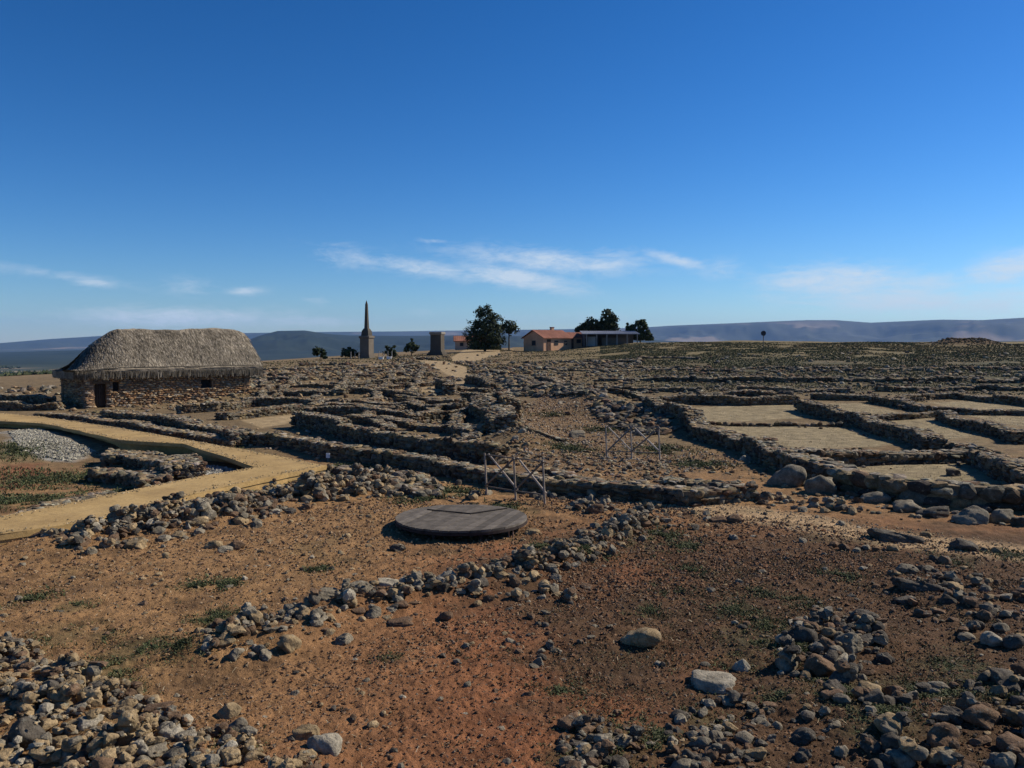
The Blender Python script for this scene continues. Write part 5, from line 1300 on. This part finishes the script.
# dark timber by the low house, gate posts
# ------------------------------------------------------------------ trees
def tree(label, u, Y, v0, v1, wpx, kind='dense', lobes=None, cols=None, n=5200, group=None, seed=1, lean=0, trunkv=None):
    rs = np.random.RandomState(seed); k = Y / F; x = scr(u, Y); gz = hz(x, Y)
    H = CZ + (HOR - v0) * k - gz; Wm = wpx * k; root = empty('tree' if H > 3 else 'bush', (x, Y, gz))
    base = max(.15, (CZ + (HOR - (trunkv if trunkv else v1)) * k - gz))
    b = Bulk(); BK = (.09, .07, .055)
    tr = max(.06, H * .03)
    bar(b, (0, 0, -.2), (lean * .3, 0, base + (H - base) * .35), tr, BK, r2=tr * .6)
    if lobes is None and H < 4.5:
        lobes = [(rs.uniform(-.34, .34), rs.uniform(.12, .8), rs.uniform(.16, .32)) for _ in range(6)]
    if lobes is None: lobes = [(0, .5, .5), (-.25, .35, .33), (.26, .4, .33), (.05, .75, .3), (-.12, .62, .3), (.15, .22, .3), (-.3, .18, .22)]
    cen = []
    for lx, lz, lr in lobes:
        c = np.array([lx * Wm, rs.uniform(-.2, .2) * Wm, base + (H - base) * lz]); cen.append((c, lr * Wm))
        bar(b, (lean * .3, 0, base + (H - base) * .2), c, tr * .45, BK, r2=tr * .15, n=5)
    b.build('trunk', M_WOODP, root)
    b = Bulk(); cols = cols or [(.028, .042, .018), (.045, .06, .026), (.018, .028, .013), (.06, .075, .032)]
    wts = np.array([c[1] ** 2 for c in cen]); wts /= wts.sum()
    per = rs.choice(len(cen), n, p=wts)
    P = np.empty((n, 3)); D = np.empty((n, 3))
    # leaf clumps: sub-centres inside each lobe
    for i, (c, r) in enumerate(cen):
        m = per == i; q = m.sum()
        if not q: continue
        ncl = 22; dirs = rs.normal(size=(ncl, 3)); dirs /= np.linalg.norm(dirs, axis=1)[:, None]
        sub = c + dirs * (rs.uniform(.35, 1, ncl) ** .6)[:, None] * r * np.array([1, 1, .9])
        ix = rs.randint(ncl, size=q); g = rs.normal(size=(q, 3)) * r * .13
        P[m] = sub[ix] + g; D[m] = P[m] - c
    P[:, 2] = np.clip(P[:, 2], base * .75, H * 1.03)
    s = rs.uniform(.55, 1.15, n) * max(.1, k * 1.0)
    nrm = D / (np.linalg.norm(D, axis=1)[:, None] + 1e-6) + rs.normal(0, .6, (n, 3)); nrm /= np.linalg.norm(nrm, axis=1)[:, None]
    t1 = np.cross(nrm, rs.normal(size=(n, 3))); t1 /= np.linalg.norm(t1, axis=1)[:, None]; t2 = np.cross(nrm, t1)
    V = np.stack([P + t1 * s[:, None], P + t2 * s[:, None] * .7, P - t1 * s[:, None], P - t2 * s[:, None] * .7], 1)
    b.raw(V.reshape(-1, 3), np.arange(n)[:, None] * 4 + np.arange(4), np.repeat(mixcols(n, cols, rs), 4, axis=0))
    b.build('crown', M_LEAF, root)
    meta(root, label, 'tree' if H > 3 else 'bush', group)
TG = 'trees around the buildings on the crest'
cone = [(-.2, .08, .26), (.22, .08, .26), (0, .06, .28), (0, .28, .46), (-.22, .3, .32), (.24, .3, .34), (.02, .52, .38), (-.2, .5, .26), (.2, .56, .28), (.02, .74, .27), (-.08, .88, .15), (.07, .9, .14), (.22, .72, .15), (-.36, .2, .2), (.34, .16, .22)]
tree('large dark conical evergreen, the tallest tree left of the pink house', 485, 150, 305.5, 349, 38, lobes=cone, n=12000, seed=2, group=TG, trunkv=348.5)
tree('thin open-crowned tree with a bare trunk beside the tall evergreen', 509, 152, 321.5, 347, 20, lobes=[(0, .7, .42), (-.25, .6, .3), (.25, .65, .3), (.1, .45, .25), (-.1, .85, .25)],
     cols=[(.05, .065, .03), (.07, .085, .04), (.035, .05, .025)], n=1500, seed=3, group=TG, trunkv=338)
tree('dark pointed tree rising highest behind the metal-roofed shed', 607, 165, 309, 343, 26, lobes=cone, n=9000, seed=5, group=TG, trunkv=341)
tree('smaller dark round tree behind the left end of the shed', 590, 165, 317, 343, 20, n=6500, seed=6, group=TG, trunkv=341)
tree('low dark tree behind the corner between house and shed', 582, 166, 323, 343, 14, n=3600, seed=7, group=TG, trunkv=341)
tree('slim dark cypress behind the right end of the shed', 627, 163, 321, 342, 5, lobes=[(0, .2, .5), (0, .45, .5), (0, .65, .42), (0, .85, .25)], n=1000, seed=8, group=TG, trunkv=341)
tree('broad round green tree at the right end of the shed', 640, 156, 320.5, 341.5, 25, cols=[(.04, .06, .025), (.055, .075, .03), (.03, .045, .02)], n=9000, seed=9, group=TG, trunkv=339)
BG = 'small trees along the left edge of the plateau'
tree('small round bush left of the obelisk near the thatched house', 321, 118, 346, 358, 14, n=1400, seed=10, group=BG, trunkv=357.6)
tree('low dark bush just left of the obelisk', 350, 128, 347.5, 357, 16, lobes=[(0, .4, .4), (-.3, .35, .3), (.3, .35, .3), (0, .6, .25)], n=1500, seed=11, group=BG, trunkv=356)
tree('small dark tree just right of the obelisk', 390, 130, 343, 356, 13, n=1300, seed=12, group=BG, trunkv=355.5)
tree('little tree left of the low square pedestal', 411.5, 132, 337, 353.5, 15, lobes=[(-.05, .3, .36), (-.3, .22, .22), (.26, .3, .26), (.04, .58, .2), (.02, .82, .1), (-.16, .5, .16)], n=1500, seed=13, group=BG, trunkv=352.5)
# wooded belts of the valley: clumps of far trees as one mass
b = Bulk()
n = 52000; u = rsL.uniform(-200, 520, n); Yv = np.exp(rsL.uniform(math.log(130), math.log(2600), n)); u = np.where(Yv < 520, rsL.uniform(-200, 75, n), u); x = (u - 512) / F * Yv
kx = (fbm(x, Yv, 160, 3, 81.) > .08) & ((Yv > 520) | (fbm(x, Yv, 22, 2, 83.) > .05)); x, Yv = x[kx], Yv[kx]; n = len(x)
z = H1(x, Yv) + HFAR(x, Yv) * sstep(420, 1200, np.hypot(x, Yv)); s = rsL.uniform(2, 4.5, n) * np.clip(Yv / 1100, .10, 1)
O = np.array([[1, 0, 0], [-1, 0, 0], [0, 1, 0], [0, -1, 0], [0, 0, 1.1], [0, 0, -1]], float); OF = np.array([[0, 2, 4], [2, 1, 4], [1, 3, 4], [3, 0, 4], [2, 0, 5], [1, 2, 5], [3, 1, 5], [0, 3, 5]])
Vv = O[None] * rsL.uniform(.7, 1.3, (n, 6, 1)) * s[:, None, None] + np.stack([x, Yv, z + s * .6], 1)[:, None, :]
b.raw(Vv.reshape(-1, 3), (OF[None] + (np.arange(n) * 6)[:, None, None]).reshape(-1, 3), np.repeat(mixcols(n, [(.03, .045, .022), (.04, .055, .03), (.06, .07, .035)]), 6, axis=0))
meta(b.build('far_woods', M_LEAF), 'scattered woods in the valley beyond the plateau', 'woods', kind='stuff')

# ------------------------------------------------------------------ air
def haze():
    V, Fq = box_v(-19500, 19500, -19500, 19500, -140, 560)
    me = np_mesh('haze', np.array(V), np.array(Fq)); m = bpy.data.materials.new('haze'); m.use_nodes = True
    nt = m.node_tree; nt.nodes.clear(); out = nt.nodes.new('ShaderNodeOutputMaterial'); pv = nt.nodes.new('ShaderNodeVolumePrincipled')
    pv.inputs['Color'].default_value = (.22, .47, 1, 1); pv.inputs['Density'].default_value = HAZE
    nt.links.new(pv.outputs[0], out.inputs['Volume']); o = link('haze', me, m)
    meta(o, 'thin blue air over the whole plateau and valley', 'haze', kind='stuff')
HAZE = 2.9e-5
haze()

# ------------------------------------------------------------------ light
SAZ, SEL = math.radians(67), math.radians(35)
ld = bpy.data.lights.new('sun', 'SUN'); ld.energy = 5.0; ld.angle = math.radians(.5); ld.color = (1, .9, .76)
so = bpy.data.objects.new('sun', ld); COL.objects.link(so)
sv = Vector((math.sin(SAZ) * math.cos(SEL), math.cos(SAZ) * math.cos(SEL), math.sin(SEL)))
so.rotation_euler = sv.to_track_quat('Z', 'Y').to_euler(); so.location = (30, 10, 40)
wd = bpy.data.worlds.new('World'); sc.world = wd; wd.use_nodes = True; nt = wd.node_tree
bg = nt.nodes['Background']; bg.inputs['Strength'].default_value = .07
sky = nt.nodes.new('ShaderNodeTexSky'); sky.sky_type = 'NISHITA'; sky.sun_disc = False
sky.sun_elevation = SEL; sky.sun_rotation = SAZ; sky.altitude = 1000; sky.air_density = 1.0; sky.dust_density = .3; sky.ozone_density = 6.0
hs = node(nt, 'ShaderNodeHueSaturation', Saturation=1.14, Value=.77, Hue=.501)
gm = node(nt, 'ShaderNodeGamma', Gamma=1.30); nt.links.new(sky.outputs[0], gm.inputs['Color']); nt.links.new(gm.outputs[0], hs.inputs['Color'])
# thin clouds, laid out by azimuth and elevation
tc = nt.nodes.new('ShaderNodeTexCoord'); sp = nt.nodes.new('ShaderNodeSeparateXYZ'); nt.links.new(tc.outputs['Generated'], sp.inputs[0])
def mth(op, a, b=None, c=None, clamp=False):
    n = nt.nodes.new('ShaderNodeMath'); n.operation = op; n.use_clamp = clamp
    for i, v in enumerate((a, b, c)):
        if v is None: continue
        if isinstance(v, (int, float)): n.inputs[i].default_value = v
        else: nt.links.new(v, n.inputs[i])
    return n.outputs[0]
AZ = mth('ARCTAN2', sp.outputs[0], sp.outputs[1]); EL = mth('ARCSINE', sp.outputs[2])
cmb = nt.nodes.new('ShaderNodeCombineXYZ'); nt.links.new(AZ, cmb.inputs[0]); nt.links.new(mth('MULTIPLY', EL, 3.4), cmb.inputs[1])
wn = noise_tex(nt, 16, 8, .66, cmb.outputs[0], .8)
wn2 = noise_tex(nt, 60, 6, .65, cmb.outputs[0], .5)
tot = None
def el(v): return math.atan((HOR - v) / F)
for (cu, cv, hu, hv_, slope, am) in [
    (360, 262, 52, 9, .10, .55), (430, 270, 60, 8, .14, .75), (520, 279, 60, 9, .16, .95), (545, 262, 90, 10, .10, .8), (600, 266, 50, 7, -.08, .75), (610, 256, 34, 8, .0, .5), (675, 262, 28, 5, .25, .85), (345, 248, 26, 4, .1, .3),
    (835, 286, 66, 13, .03, 1.0), (915, 292, 52, 10, -.05, .8), (1010, 278, 40, 12, -.2, .9), (900, 305, 120, 13, .05, .75), (95, 290, 22, 4, 0, .75), (190, 291, 25, 8, .0, .5),
    (245, 294, 20, 4, -.05, .65), (180, 319, 100, 9, 0, .8), (318, 302, 18, 4, .1, .5), (435, 242, 20, 2.5, 0, .5), (430, 312, 30, 5, 0, .35), (980, 308, 90, 12, .0, .7), (60, 284, 70, 5, .1, .5), (720, 272, 30, 10, 0, .45), (300, 322, 60, 6, 0, .6), (560, 318, 120, 6, 0, .35)]:
    a0 = azi(cu); e0 = el(cv); sa = hu / F; sa *= 1.15; se = hv_ * 1.3 / F
    dx = mth('SUBTRACT', AZ, a0); dy = mth('ADD', mth('SUBTRACT', EL, e0), mth('MULTIPLY', dx, slope))
    q = mth('ADD', mth('POWER', mth('ABSOLUTE', mth('DIVIDE', dx, sa)), 2.0), mth('POWER', mth('ABSOLUTE', mth('DIVIDE', dy, se)), 2.0))
    g = mth('MULTIPLY', mth('EXPONENT', mth('MULTIPLY', q, -1.0)), am)
    tot = g if tot is None else mth('MAXIMUM', tot, g)
nn = mth('ADD', mth('MULTIPLY', wn, .7), mth('MULTIPLY', wn2, .42))
fac = mth('MULTIPLY', mth('SUBTRACT', mth('ADD', mth('MULTIPLY', tot, .62), mth('MULTIPLY', nn, 1.25)), .80), 2.0, None, True)
fac = mth('MULTIPLY', fac, mth('MULTIPLY', tot, 1.5, None, True), None, True)
fac = mth('MULTIPLY', fac, .8)

cl = mixc(nt, fac, hs.outputs[0], (8.5, 9.6, 10.6))
nt.links.new(cl, bg.inputs['Color'])

# ------------------------------------------------------------------ camera and output
cd = bpy.data.cameras.new('camera'); co = bpy.data.objects.new('camera', cd); COL.objects.link(co)
cd.sensor_width = 36; cd.lens = 36 * F / 1024; cd.clip_start = .1; cd.clip_end = 100000
co.location = (0, 0, CZ); co.rotation_euler = (PI / 2 - PITCH, 0, 0); sc.camera = co
sc.view_settings.view_transform = 'Standard'; sc.view_settings.look = 'None'; sc.view_settings.gamma = 1
sc.view_settings.exposure = 0.25; sc.view_settings.use_curve_mapping = False
sc.cycles.volume_bounces = 1; sc.cycles.max_bounces = 6
sc.cycles.volume_step_rate = 10
